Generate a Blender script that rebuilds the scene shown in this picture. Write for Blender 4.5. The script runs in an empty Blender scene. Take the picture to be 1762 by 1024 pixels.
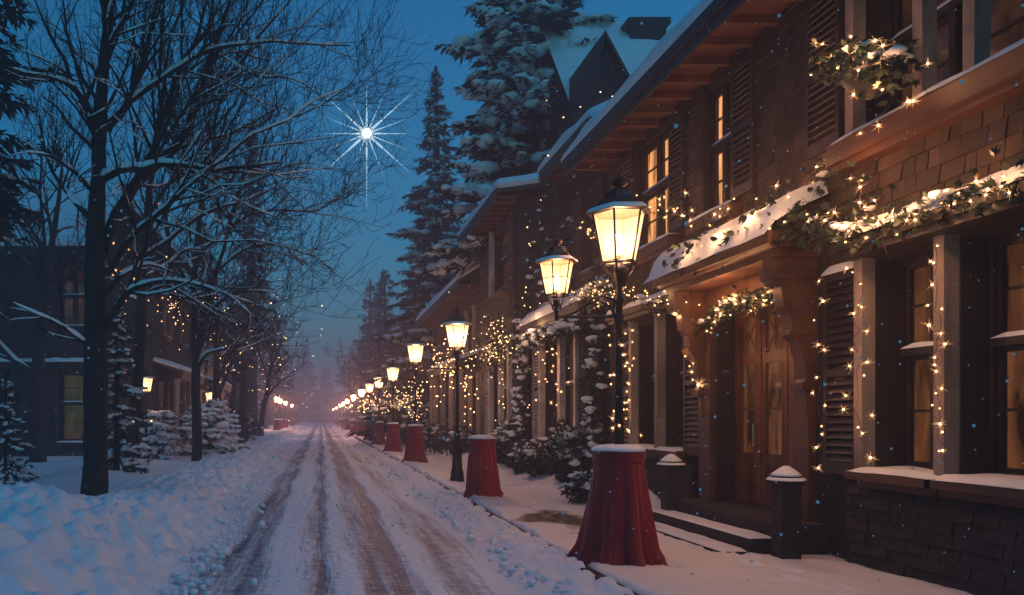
import bpy, math, random
import numpy as np
from mathutils import Vector, Matrix
SC = bpy.context.scene
COL = SC.collection
PI = math.pi
FPX, VX, VY, EYE = 1400.0, 552.0, 718.0, 1.6

def P(px, py, d):
    "photograph pixel at distance d -> world point"
    return Vector(((px-VX)/FPX*d, d, EYE+(VY-py)/FPX*d))

# ------------------------------------------------------------------ materials
def new_mat(name):
    m = bpy.data.materials.new(name); m.use_nodes = True
    nt = m.node_tree; b = nt.nodes['Principled BSDF']
    return m, nt, b
def N(nt, t, **kw):
    n = nt.nodes.new(t)
    for k, v in kw.items():
        if k in n.inputs: n.inputs[k].default_value = v
        else: setattr(n, k, v)
    return n
def mat(name, c1, c2=None, rough=.7, scale=6, bump=.2, bscale=None, stretch=(1,1,1), metal=0., bdist=.02, detail=6, contrast=(.3,.7)):
    m, nt, b = new_mat(name); L = nt.links
    tc = N(nt, 'ShaderNodeTexCoord'); mp = N(nt, 'ShaderNodeMapping'); mp.inputs['Scale'].default_value = stretch
    L.new(tc.outputs['Object'], mp.inputs['Vector'])
    n1 = N(nt, 'ShaderNodeTexNoise', Scale=scale, Detail=detail); L.new(mp.outputs[0], n1.inputs['Vector'])
    rp = N(nt, 'ShaderNodeValToRGB'); L.new(n1.outputs['Fac'], rp.inputs[0])
    c2 = c2 or tuple(v*.6 for v in c1)
    rp.color_ramp.elements[0].position = contrast[0]; rp.color_ramp.elements[1].position = contrast[1]
    rp.color_ramp.elements[0].color = (*c2, 1); rp.color_ramp.elements[1].color = (*c1, 1)
    L.new(rp.outputs[0], b.inputs['Base Color'])
    b.inputs['Roughness'].default_value = rough; b.inputs['Metallic'].default_value = metal
    if bump:
        n2 = N(nt, 'ShaderNodeTexNoise', Scale=bscale or scale*3, Detail=6); L.new(mp.outputs[0], n2.inputs['Vector'])
        bp = N(nt, 'ShaderNodeBump', Strength=bump, Distance=bdist)
        L.new(n2.outputs['Fac'], bp.inputs['Height']); L.new(bp.outputs[0], b.inputs['Normal'])
    return m
M = {}
M['snow'] = mat('snow', (.86,.87,.90), (.74,.77,.83), rough=.65, scale=3, bump=.35, bscale=14, bdist=.03)
M['groundsnow'] = mat('ground_snow', (.86,.87,.90), (.72,.75,.82), rough=.6, scale=1.2, bump=.5, bscale=9, bdist=.05)
M['bark'] = mat('bark', (.032,.025,.022), (.008,.007,.007), rough=.95, scale=5, bump=1, bscale=11, stretch=(1,1,.3), bdist=.06)
M['twig'] = mat('twig_bark', (.020,.016,.015), (.010,.009,.009), rough=.95, scale=8, bump=0)
M['needle'] = mat('needles', (.030,.050,.036), (.012,.024,.020), rough=.75, scale=2.5, bump=0)
M['leaf'] = mat('garland_leaf', (.018,.038,.018), (.006,.016,.008), rough=.55, scale=9, bump=0)
M['shingle'] = mat('cedar_shingles', (.066,.034,.021), (.014,.009,.007), rough=.8, scale=3.1, bump=.9, bscale=22, stretch=(1,1,.35), bdist=.01)
def island_variation(m,lo,hi):
    nt=m.node_tree; b=nt.nodes['Principled BSDF']; src=b.inputs['Base Color'].links[0].from_socket
    g=nt.nodes.new('ShaderNodeNewGeometry'); mr=nt.nodes.new('ShaderNodeMapRange'); mr.inputs['To Min'].default_value=lo; mr.inputs['To Max'].default_value=hi
    nt.links.new(g.outputs['Random Per Island'],mr.inputs['Value']); mx=nt.nodes.new('ShaderNodeMix'); mx.data_type='RGBA'; mx.blend_type='MULTIPLY'; mx.inputs[0].default_value=1
    nt.links.new(src,mx.inputs[6]); nt.links.new(mr.outputs[0],mx.inputs[7]); nt.links.new(mx.outputs[2],b.inputs['Base Color'])
island_variation(M['shingle'],.45,1.5)
M['wall'] = mat('dark_boards', (.022,.015,.013), (.009,.007,.006), rough=.85, scale=2, bump=.3)
M['bluewall'] = mat('slate_boards', (.034,.031,.036), (.015,.014,.017), rough=.85, scale=2, bump=.3, stretch=(1,1,3))
M['trim'] = mat('brown_trim', (.130,.050,.024), (.034,.013,.007), rough=.5, scale=3, bump=.3, bscale=14, stretch=(1,.3,1), bdist=.006)
M['door'] = mat('door_wood', (.240,.085,.034), (.080,.028,.012), rough=.36, scale=4, bump=.25, bscale=30, stretch=(1,1,.12), bdist=.004)
M['dark'] = mat('dark_wood', (.024,.015,.012), (.010,.007,.006), rough=.55, scale=4, bump=.3, bscale=20, bdist=.006)
M['shutter'] = mat('shutter_paint', (.040,.023,.020), (.016,.010,.009), rough=.55, scale=4, bump=.25, bscale=25, stretch=(1,.2,1), bdist=.004)
M['post'] = mat('weathered_white_post', (.40,.31,.27), (.14,.09,.075), rough=.7, scale=3, bump=.5, bscale=16, stretch=(1,1,.2), bdist=.008)
M['soffit'] = mat('soffit_boards', (.165,.062,.032), (.050,.019,.010), rough=.55, scale=2.5, bump=.25, stretch=(1,.3,1))
M['stone'] = mat('foundation_stone', (.034,.027,.026), (.012,.010,.010), rough=.9, scale=5, bump=.8, bscale=10, bdist=.03)
M['iron'] = mat('cast_iron', (.022,.020,.020), (.010,.009,.009), rough=.42, scale=8, bump=.25, bscale=40, metal=.5, bdist=.003)
M['copper'] = mat('copper_roof', (.16,.065,.035), (.07,.028,.018), rough=.4, scale=8, bump=.2, metal=.6, bdist=.003)
M['paleframe'] = mat('pale_frame_paint', (.58,.50,.48), (.30,.24,.22), rough=.65, scale=3, bump=.3)
M['cord'] = mat('drape_cord', (.30,.01,.012), (.15,.004,.006), rough=.6, bump=0)
M['velvet'] = mat('red_velvet', (.38,.004,.010), (.15,.001,.004), rough=.72, scale=3, bump=.3, bscale=30, stretch=(1,1,.2), bdist=.004)
M['velvet'].node_tree.nodes['Principled BSDF'].inputs['Sheen Weight'].default_value = .25
M['wire'] = mat('wire', (.03,.022,.018), rough=.6, bump=0)
M['brass'] = mat('brass', (.55,.36,.16), (.3,.18,.08), rough=.3, metal=1., bump=0)
M['interior'] = mat('interior_dark', (.03,.02,.015), rough=.9, bump=0)

def emis(name, col, s, samp='NONE', noise=None, base=(.02,.015,.012), rough=.15):
    m, nt, b = new_mat(name)
    b.inputs['Base Color'].default_value = (*base, 1); b.inputs['Roughness'].default_value = rough
    b.inputs['Emission Color'].default_value = (*col, 1); b.inputs['Emission Strength'].default_value = s
    if noise:
        L = nt.links; tc = N(nt, 'ShaderNodeTexCoord'); mp = N(nt, 'ShaderNodeMapping'); mp.inputs['Scale'].default_value = noise
        L.new(tc.outputs['Object'], mp.inputs['Vector'])
        n1 = N(nt, 'ShaderNodeTexNoise', Scale=1., Detail=3., Distortion=.6); L.new(mp.outputs[0], n1.inputs['Vector'])
        mr = N(nt, 'ShaderNodeMapRange'); mr.inputs['From Min'].default_value = .35; mr.inputs['From Max'].default_value = .68
        mr.inputs['To Min'].default_value = s*.12; mr.inputs['To Max'].default_value = s*1.6
        L.new(n1.outputs['Fac'], mr.inputs['Value']); L.new(mr.outputs[0], b.inputs['Emission Strength'])
    m.cycles.emission_sampling = samp
    return m
M['pane_bright'] = emis('window_glass_lit', (1,.40,.13), .95, noise=(9,9,1.2))
M['pane_dim'] = emis('window_glass_dim', (1,.34,.11), .085, noise=(6,6,1.5))
M['pane_dark'] = emis('window_glass_dark', (1,.38,.16), .035, noise=(4,4,2))
M['pane_dim2'] = emis('window_glass_faint', (1,.34,.16), .028, noise=(4,4,2))
M['bulb'] = emis('fairy_bulb', (1,.55,.22), 8)
M['ray'] = emis('fairy_ray', (1,.46,.17), 1.1)  # emissive colour for the lens glints around the bulbs
M['mantle'] = emis('lamp_mantle', (1,.74,.36), 9)
M['star'] = emis('star_light', (.86,.95,1), 14)
M['star2'] = emis('faint_star', (.7,.88,1), 1.2)
M['starray'] = emis('star_ray', (.6,.86,1), 1.3)  # emissive colour for the glare around the bright star
def glass_mat():
    m, nt, b = new_mat('frosted_lantern_glass'); L = nt.links
    out = nt.nodes['Material Output']
    tr = N(nt, 'ShaderNodeBsdfTransparent'); tr.inputs[0].default_value = (1,.93,.78,1)
    em = N(nt, 'ShaderNodeEmission'); em.inputs[0].default_value = (1,.66,.24,1)
    geo = N(nt, 'ShaderNodeTexCoord'); n1 = N(nt, 'ShaderNodeTexNoise', Scale=7., Detail=3.)
    L.new(geo.outputs['Object'], n1.inputs['Vector'])
    mr = N(nt, 'ShaderNodeMapRange'); mr.inputs['To Min'].default_value = .55; mr.inputs['To Max'].default_value = 1.15
    L.new(n1.outputs['Fac'], mr.inputs['Value']); L.new(mr.outputs[0], em.inputs[1])
    mx = N(nt, 'ShaderNodeAddShader'); 
    mix = N(nt, 'ShaderNodeMixShader'); mix.inputs[0].default_value = .12
    L.new(tr.outputs[0], mix.inputs[1]); L.new(b.outputs[0], mix.inputs[2]); b.inputs['Roughness'].default_value = .2
    L.new(mix.outputs[0], mx.inputs[0]); L.new(em.outputs[0], mx.inputs[1]); L.new(mx.outputs[0], out.inputs[0])
    m.cycles.emission_sampling = 'NONE'
    return m
M['lglass'] = glass_mat()

# ------------------------------------------------------------------ mesh builder
class Frame:
    def __init__(s, O, U, Nn):
        s.O, s.U, s.N = Vector(O), Vector(U), Vector(Nn)
    def __call__(s, u, n, z): return s.O + s.U*u + s.N*n + Vector((0,0,z))
WORLD = Frame((0,0,0), (1,0,0), (0,1,0))
ORIG = {}
class MB:
    def __init__(s, F=None): s.v=[]; s.f=[]; s.mi=[]; s.F=F or WORLD; s.m=0
    def face(s, pts):
        b=len(s.v); s.v += [tuple(p) for p in pts]; s.f.append(tuple(range(b,b+len(pts)))); s.mi.append(s.m)
    def box(s, u0,u1,n0,n1,z0,z1):
        b=len(s.v); F=s.F
        for z in (z0,z1):
            for u,n in ((u0,n0),(u1,n0),(u1,n1),(u0,n1)): s.v.append(tuple(F(u,n,z)))
        for q in ((0,3,2,1),(4,5,6,7),(0,1,5,4),(1,2,6,5),(2,3,7,6),(3,0,4,7)): s.f.append(tuple(b+i for i in q)); s.mi.append(s.m)
        return s
    def quad(s, *pts): s.face([s.F(*p) for p in pts]); return s
    def prism(s, poly, u0, u1):
        "poly in (n,z) extruded along u"
        a=[s.F(u0,n,z) for n,z in poly]; c=[s.F(u1,n,z) for n,z in poly]; k=len(poly)
        s.face(a); s.face(c[::-1])
        for i in range(k): j=(i+1)%k; s.face([a[i],c[i],c[j],a[j]])
        return s
    def prismz(s, poly, z0, z1):
        a=[Vector((x,y,z0)) for x,y in poly]; c=[Vector((x,y,z1)) for x,y in poly]; k=len(poly)
        s.face(a); s.face(c)
        for i in range(k): j=(i+1)%k; s.face([a[i],a[j],c[j],c[i]])
        return s
    def tube(s, pts, rad, sides=6, cap=False):
        pts=[Vector(p) for p in pts]; n=len(pts)
        if not hasattr(rad,'__len__'): rad=[rad]*n
        b=len(s.v); ref=None
        for i,p in enumerate(pts):
            t=(pts[min(i+1,n-1)]-pts[max(i-1,0)])
            if t.length<1e-9: t=Vector((0,0,1))
            t.normalize()
            if ref is None:
                ref = t.cross(Vector((0,0,1)) if abs(t.z)<.9 else Vector((1,0,0))).normalized()
            ref = (ref - t*ref.dot(t))
            if ref.length<1e-6: ref = t.orthogonal()
            ref.normalize(); o=t.cross(ref)
            for k in range(sides):
                a=2*PI*k/sides; s.v.append(tuple(p+(ref*math.cos(a)+o*math.sin(a))*rad[i]))
        for i in range(n-1):
            for k in range(sides):
                k2=(k+1)%sides; s.f.append((b+i*sides+k,b+i*sides+k2,b+(i+1)*sides+k2,b+(i+1)*sides+k)); s.mi.append(s.m)
        if cap:
            s.f.append(tuple(b+k for k in range(sides))[::-1]); s.mi.append(s.m)
            s.f.append(tuple(b+(n-1)*sides+k for k in range(sides))); s.mi.append(s.m)
        return s
    def lathe(s, prof, sides=16, c=(0,0,0), fold=None, rot=0):
        b=len(s.v); c=Vector(c); n=len(prof)
        for i,(r,z) in enumerate(prof):
            for k in range(sides):
                a=2*PI*k/sides+rot; rr=r*(fold(a,z) if fold else 1)
                s.v.append((c.x+rr*math.cos(a), c.y+rr*math.sin(a), c.z+z))
        for i in range(n-1):
            for k in range(sides):
                k2=(k+1)%sides; s.f.append((b+i*sides+k,b+i*sides+k2,b+(i+1)*sides+k2,b+(i+1)*sides+k)); s.mi.append(s.m)
        return s
    def blob(s, c, r, rng, nu=7, nv=4, jit=.18, half=False):
        c=Vector(c); b=len(s.v)
        if not hasattr(r,'__len__'): r=(r,r,r)
        s.v.append((c.x,c.y,c.z+r[2]*(1+rng.uniform(-jit,jit))))
        z1 = .5*PI if half else PI*.93
        for i in range(1,nv+1):
            t=z1*i/nv
            for k in range(nu):
                a=2*PI*k/nu+i*.4; q=1+rng.uniform(-jit,jit)
                s.v.append((c.x+r[0]*math.sin(t)*math.cos(a)*q, c.y+r[1]*math.sin(t)*math.sin(a)*q, c.z+r[2]*math.cos(t)*q))
        for k in range(nu): s.f.append((b,b+1+k,b+1+(k+1)%nu)); s.mi.append(s.m)
        for i in range(nv-1):
            for k in range(nu):
                k2=(k+1)%nu; x=b+1+i*nu; s.f.append((x+k,x+nu+k,x+nu+k2,x+k2)); s.mi.append(s.m)
        s.f.append(tuple(b+1+(nv-1)*nu+k for k in range(nu))); s.mi.append(s.m)
        return s
    def build(s, name, material, parent=None, smooth=False):
        me=bpy.data.meshes.new(name)
        o0=Vector((0,0,0))
        if parent is not None: o0=ORIG.get(parent.name, Vector((0,0,0)))
        vs=s.v if o0.length==0 else [(x-o0.x,y-o0.y,z-o0.z) for x,y,z in s.v]
        me.from_pydata(vs,[],s.f)
        mats = material if isinstance(material,(list,tuple)) else [material]
        for mm in mats: me.materials.append(M[mm] if isinstance(mm,str) else mm)
        if len(mats)>1: me.polygons.foreach_set('material_index', s.mi)
        if smooth: me.polygons.foreach_set('use_smooth',[True]*len(me.polygons))
        me.update()
        o=bpy.data.objects.new(name,me); COL.objects.link(o)
        if parent is not None: o.parent=parent
        ORIG[o.name]=o0
        return o
def tag(o, label=None, cat=None, group=None, kind=None):
    if label: o['label']=label
    if cat: o['category']=cat
    if group: o['group']=group
    if kind: o['kind']=kind
    return o
def thing(name, loc, label, cat, group=None, local=False):
    o=bpy.data.objects.new(name,None); COL.objects.link(o); o.location=loc; o.empty_display_size=.2
    ORIG[o.name]=Vector((0,0,0)) if local else Vector(loc); tag(o,label,cat,group); return o
def copy_tree(o, parent=None):
    c=o.copy(); COL.objects.link(c)
    if parent is not None: c.parent=parent
    ORIG[c.name]=ORIG.get(o.name,Vector((0,0,0)))
    for ch in [x for x in bpy.data.objects if x.parent==o]: copy_tree(ch,c)
    return c
def point_light(loc, power, col=(1,.47,.27), r=.05, parent=None, name='lamp_light'):
    l=bpy.data.lights.new(name,'POINT'); l.energy=power; l.color=col; l.shadow_soft_size=r
    o=bpy.data.objects.new(name,l); COL.objects.link(o)
    if parent is not None: o.parent=parent; o.location=Vector(loc)-ORIG.get(parent.name,Vector((0,0,0)))
    else: o.location=loc
    return o

# ------------------------------------------------------------------ numpy noise
def vnoise(x,y,seed=0):
    xi=np.floor(x).astype(np.int64); yi=np.floor(y).astype(np.int64); xf=x-xi; yf=y-yi
    def h(a,b):
        n=(a*374761393+b*668265263+seed*974634777)&0xffffffff
        n=((n^(n>>13))*1274126177)&0xffffffff
        return ((n^(n>>16))&0xffff)/65535.
    u=xf*xf*xf*(xf*(xf*6-15)+10); v=yf*yf*yf*(yf*(yf*6-15)+10)
    a=h(xi,yi); b=h(xi+1,yi); c=h(xi,yi+1); d=h(xi+1,yi+1)
    return a+(b-a)*u+(c-a)*v+(a-b-c+d)*u*v
def fbm(x,y,o=4,seed=0):
    t=0;a=.5
    for i in range(o): t=t+a*vnoise(x*2**i+i*17.3,y*2**i-i*9.1,seed+i); a*=.5
    return t
def cells(x,y,seed=0):
    "distance to nearest jittered cell point"
    xi=np.floor(x).astype(np.int64); yi=np.floor(y).astype(np.int64); best=np.full(x.shape,9.)
    for dx in (-1,0,1):
        for dy in (-1,0,1):
            cx=(xi+dx); cy=(yi+dy)
            n=(cx*374761393+cy*668265263+seed*97463)&0xffffffff; n=((n^(n>>13))*1274126177)&0xffffffff
            jx=(n&0xff)/255.; jy=((n>>8)&0xff)/255.
            d=np.hypot(cx+jx-x,cy+jy-y); best=np.minimum(best,d)
    return best
def sstep(a,b,x): t=np.clip((x-a)/(b-a),0,1); return t*t*(3-2*t)
def grid_mesh(name, xs, ys, hf, material, smooth=True, kind='structure'):
    X,Y=np.meshgrid(xs,ys)
    Z=hf(X,Y); X2=X
    co=np.stack([X2,Y,Z],-1).reshape(-1,3); nx=len(xs); ny=len(ys)
    i=np.arange((ny-1)*(nx-1)); r=i//(nx-1); c=i%(nx-1); b=r*nx+c
    f=np.stack([b,b+1,b+nx+1,b+nx],-1)
    me=bpy.data.meshes.new(name); me.from_pydata(co.tolist(),[],f.tolist()); me.materials.append(M[material] if isinstance(material,str) else material)
    me.polygons.foreach_set('use_smooth',[smooth]*len(me.polygons)); me.update()
    o=bpy.data.objects.new(name,me); COL.objects.link(o); o['kind']=kind
    return o

# ------------------------------------------------------------------ ground
def redge(y): return np.interp(y,[0,9,20,36,100,400],[-1.25,-1.35,-1.6,-1.95,-2.7,-2.9])
def left_h(X,Y):
    e=redge(Y); t=e-X       # metres outside the road edge
    wide=np.interp(Y,[0,9,20,60],[2.1,1.6,1.3,1.2])
    H=np.interp(Y,[0,7,10,14,30,100,400],[.80,.68,.46,.36,.32,.24,.1])
    rise=sstep(-.1,wide*.75,t); fall=sstep(wide*.9,wide*2.1,t)
    lawn=.20+.10*fbm(X*.25,Y*.18,3,5)+.25*sstep(9,14,np.abs(X))*0
    lump=(1-cells(X*3.6+fbm(X*2,Y*2,2,9)*1.5,Y*2.6+fbm(X*2,Y*2,2,3)*1.5,4))
    l2=(1-cells(X*8,Y*7,7))
    bank=H*rise+ (sstep(-.05,.5,t)*(1-sstep(wide*1.2,wide*2.2,t)))*(.17*(lump-.5)+.06*(l2-.5)+.14*(fbm(X*2.2,Y*1.5,4,1)-.5))
    z=bank*(1-fall)+lawn*fall
    mound=.42*np.exp(-(((X+3.75)/.95)**2+((Y-8.7)/1.7)**2))
    mound2=.30*np.exp(-(((X+6.0)/1.5)**2+((Y-22)/2.4)**2))+.25*np.exp(-(((X+4.9)/1.0)**2+((Y-17)/1.5)**2))
    return z+mound+mound2-.05*(1-sstep(-.3,0,t))+.02*fbm(X*1.5,Y*1.5,3,11)
ys=np.concatenate([np.array([-20,-8,-2,1,3.]),np.geomspace(4.5,150,560),np.array([200,300,450,600])])
xs=np.concatenate([np.array([-150,-90,-60,-40,-30]),np.linspace(-24,-7,40),np.linspace(-6.9,-4.2,42),np.linspace(-4.15,-1.0,105)])
grid_mesh('snowy_ground',xs,ys,left_h,'groundsnow')

def road_h(X,Y):
    w=1-np.abs((X-.4)/2.3)
    tr=fbm(X*5.5+7,Y*.35,3,21)-.5
    near=1-sstep(8,30,Y)
    edge=sstep(1.75,2.5,X)
    lump=(1-cells(X*4.5+fbm(X*3,Y*3,2,2),Y*4,14))
    return .03*tr+.012*(fbm(X*9,Y*5,3,22)-.5)+edge*(.05+.14*lump*(1-sstep(25,60,Y))+.06*fbm(X*3,Y*2,3,8))
def road_mat():
    m,nt,b=new_mat('rutted_snow_road'); L=nt.links
    geo=N(nt,'ShaderNodeNewGeometry'); sep=N(nt,'ShaderNodeSeparateXYZ'); mw=N(nt,'ShaderNodeMapping'); mw.inputs['Scale'].default_value=(.5,.13,1); L.new(geo.outputs['Position'],mw.inputs['Vector'])
    nw=N(nt,'ShaderNodeTexNoise',Scale=1.,Detail=3.); L.new(mw.outputs[0],nw.inputs['Vector'])
    vs=N(nt,'ShaderNodeVectorMath',operation='MULTIPLY_ADD'); vs.inputs[1].default_value=(.5,0,0); L.new(nw.outputs['Color'],vs.inputs[0]); L.new(geo.outputs['Position'],vs.inputs[2])
    v2=N(nt,'ShaderNodeVectorMath',operation='SUBTRACT'); v2.inputs[1].default_value=(.25,0,0); L.new(vs.outputs[0],v2.inputs[0])
    L.new(v2.outputs[0],sep.inputs[0])
    mp=N(nt,'ShaderNodeMapping'); mp.inputs['Scale'].default_value=(4.2,.22,1); L.new(v2.outputs[0],mp.inputs['Vector'])
    n1=N(nt,'ShaderNodeTexNoise',Scale=1.,Detail=4.,Roughness=.65); L.new(mp.outputs[0],n1.inputs['Vector'])
    # wheel-track bands across x
    rp=N(nt,'ShaderNodeValToRGB'); mr=N(nt,'ShaderNodeMapRange'); mr.inputs['From Min'].default_value=-1.8; mr.inputs['From Max'].default_value=2.6
    L.new(sep.outputs['X'],mr.inputs['Value']); L.new(mr.outputs[0],rp.inputs[0])
    el=rp.color_ramp.elements; el[0].position=0; el[0].color=(0,0,0,1); el[1].position=1; el[1].color=(0,0,0,1)
    for p,v in ((.08,.0),(.16,.75),(.24,.9),(.29,.2),(.34,.35),(.41,.95),(.47,.3),(.53,.9),(.60,1),(.65,.3),(.71,.75),(.77,.65),(.84,.05)):
        e=el.new(p); e.color=(v,v,v,1)
    ad=N(nt,'ShaderNodeMath',operation='MULTIPLY_ADD'); ad.inputs[1].default_value=.62; L.new(rp.outputs[0],ad.inputs[0]); L.new(n1.outputs['Fac'],ad.inputs[2])
    n3=N(nt,'ShaderNodeTexNoise',Scale=7.,Detail=5.); L.new(geo.outputs['Position'],n3.inputs['Vector'])
    a2=N(nt,'ShaderNodeMath',operation='MULTIPLY_ADD'); a2.inputs[1].default_value=.4; L.new(n3.outputs['Fac'],a2.inputs[0]); L.new(ad.outputs[0],a2.inputs[2])
    m2=N(nt,'ShaderNodeMapRange'); m2.inputs['From Min'].default_value=1.0; m2.inputs['From Max'].default_value=1.32; m2.inputs['To Max'].default_value=.94
    L.new(a2.outputs[0],m2.inputs['Value'])
    mx=N(nt,'ShaderNodeMix',data_type='RGBA'); mx.inputs[6].default_value=(.82,.83,.88,1); mx.inputs[7].default_value=(.042,.066,.120,1)
    L.new(m2.outputs[0],mx.inputs[0]); L.new(mx.outputs[2],b.inputs['Base Color'])
    rr=N(nt,'ShaderNodeMapRange'); rr.inputs['To Min'].default_value=.65; rr.inputs['To Max'].default_value=.5; L.new(m2.outputs[0],rr.inputs['Value']); L.new(rr.outputs[0],b.inputs['Roughness'])
    bp=N(nt,'ShaderNodeBump',Strength=.7,Distance=.05); n2=N(nt,'ShaderNodeTexNoise',Scale=12.,Detail=6.); L.new(geo.outputs['Position'],n2.inputs['Vector'])
    sb=N(nt,'ShaderNodeMath',operation='SUBTRACT'); L.new(n2.outputs['Fac'],sb.inputs[0]); L.new(m2.outputs[0],sb.inputs[1])
    L.new(sb.outputs[0],bp.inputs['Height']); L.new(bp.outputs[0],b.inputs['Normal'])
    return m
grid_mesh('road',np.linspace(-3.6,2.56,150),np.concatenate([np.array([-20,-8,-2,2.]),np.geomspace(4.5,150,420),np.array([200,300,450,600])]),road_h,road_mat())

_fr=random.Random(4); FEET=[(3.35+.12*(-1)**i+_fr.gauss(0,.05),8.0+i*.36+_fr.gauss(0,.04),.0) for i in range(24)]+[(2.9+i*.30,9.9+.10*(-1)**i,1.4) for i in range(5)]+[(4.35+.1*(-1)**i,6.2+i*.38,0.) for i in range(8)]
def walk_h(X,Y):
    bed=sstep(4.2,5.2,X)*sstep(11.8,13.5,Y)
    z=.13+.05*fbm(X*1.1,Y*.8,3,31)+bed*(.20+.16*fbm(X*2,Y*1.3,3,33))
    drop=1-sstep(2.60,2.72+.08*np.sin(Y*3.1),X)
    far=sstep(9,14,Y)
    z=z+far*.08*(1-sstep(2.6,3.6,X))*(fbm(X*4,Y*2.2,3,35))
    z=z+.035*(fbm(X*5,Y*4,3,37)-.5)
    for fx,fy,an in FEET:
        c_,s_=math.cos(an),math.sin(an); a=(X-fx)*c_+(Y-fy)*s_*-1; b=(X-fx)*s_+(Y-fy)*c_; r2=(a/.065)**2+(b/.15)**2
        z=z-.045*np.exp(-r2**1.6)+.012*np.exp(-((r2-2.2)**2))
    return z-drop*.12
def walk_mat():
    m,nt,b=new_mat('snowy_pavement'); L=nt.links
    geo=N(nt,'ShaderNodeNewGeometry'); sep=N(nt,'ShaderNodeSeparateXYZ'); L.new(geo.outputs['Position'],sep.inputs[0])
    n1=N(nt,'ShaderNodeTexNoise',Scale=1.1,Detail=5.); L.new(geo.outputs['Position'],n1.inputs['Vector'])
    # swept patch near the houses' front: x 2.7..4.2, y 9..14
    def bell(sock,c,w):
        s=N(nt,'ShaderNodeMath',operation='SUBTRACT'); s.inputs[1].default_value=c; L.new(sock,s.inputs[0])
        d=N(nt,'ShaderNodeMath',operation='DIVIDE'); d.inputs[1].default_value=w; L.new(s.outputs[0],d.inputs[0])
        a=N(nt,'ShaderNodeMath',operation='ABSOLUTE'); L.new(d.outputs[0],a.inputs[0])
        r=N(nt,'ShaderNodeMath',operation='SUBTRACT'); r.inputs[0].default_value=1; r.use_clamp=True; L.new(a.outputs[0],r.inputs[1]); return r.outputs[0]
    q=N(nt,'ShaderNodeMath',operation='MULTIPLY'); L.new(bell(sep.outputs['X'],3.4,1.3),q.inputs[0]); L.new(bell(sep.outputs['Y'],11.4,3.6),q.inputs[1])
    a=N(nt,'ShaderNodeMath',operation='ADD'); L.new(q.outputs[0],a.inputs[0]); L.new(n1.outputs['Fac'],a.inputs[1])
    m2=N(nt,'ShaderNodeMapRange'); m2.inputs['From Min'].default_value=1.06; m2.inputs['From Max'].default_value=1.22; L.new(a.outputs[0],m2.inputs['Value'])
    br=N(nt,'ShaderNodeTexBrick',Scale=1.); br.inputs['Color1'].default_value=(.055,.036,.034,1); br.inputs['Color2'].default_value=(.035,.024,.024,1); br.inputs['Mortar'].default_value=(.02,.02,.02,1)
    br.inputs['Brick Width'].default_value=.9; br.inputs['Row Height'].default_value=.6; br.inputs['Mortar Size'].default_value=.015; L.new(geo.outputs['Position'],br.inputs['Vector'])
    mx=N(nt,'ShaderNodeMix',data_type='RGBA'); mx.inputs[6].default_value=(.83,.82,.85,1); L.new(m2.outputs[0],mx.inputs[0]); L.new(br.outputs[0],mx.inputs[7]); L.new(mx.outputs[2],b.inputs['Base Color'])
    b.inputs['Roughness'].default_value=.55
    bp=N(nt,'ShaderNodeBump',Strength=.5,Distance=.04); n2=N(nt,'ShaderNodeTexNoise',Scale=10.,Detail=6.); L.new(geo.outputs['Position'],n2.inputs['Vector'])
    L.new(n2.outputs['Fac'],bp.inputs['Height']); L.new(bp.outputs[0],b.inputs['Normal'])
    return m
grid_mesh('sidewalk',np.linspace(2.6,5.7,100),np.concatenate([np.array([-20,-8,-2,2.]),np.geomspace(4.5,120,520),np.array([200,300,450,600])]),walk_h,walk_mat())
grid_mesh('ground_behind_houses',np.concatenate([np.linspace(5.6,20,20),np.array([40,80,150.])]),np.concatenate([np.array([-20,2]),np.linspace(5,120,60),np.array([200,400,600.])]),lambda X,Y:.12+.1*fbm(X*.4,Y*.4,3,41),'groundsnow')
kb=MB(); y=-2
rng=random.Random(5)
while y<60:
    kb.box(2.5+rng.uniform(-.004,.004),2.615,y,y+1.18,-.05,.145); y+=1.2
kb.build('kerb','stone')['kind']='structure'

# broken snow lumps along the road edges
rng=random.Random(8); lm=MB()
for i in range(900):
    y=5.5*math.exp(rng.random()**1.2*2.2)
    if rng.random()<.62: x=rng.gauss(2.25,.20); x=min(x,2.46)
    else: x=float(redge(y))+rng.gauss(.05,.22)
    r=rng.uniform(.015,.055)*(1.5 if rng.random()<.1 else 1)
    lm.blob((x,y,.06+r*.2),(r*rng.uniform(.8,1.4),r*rng.uniform(.8,1.4),r*.8),rng,6,3,.25)
lo=lm.build('snow_chunks','snow',None,True); tag(lo,'small broken lumps of snow along the road edges','snow','',None); lo['kind']='stuff'

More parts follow.
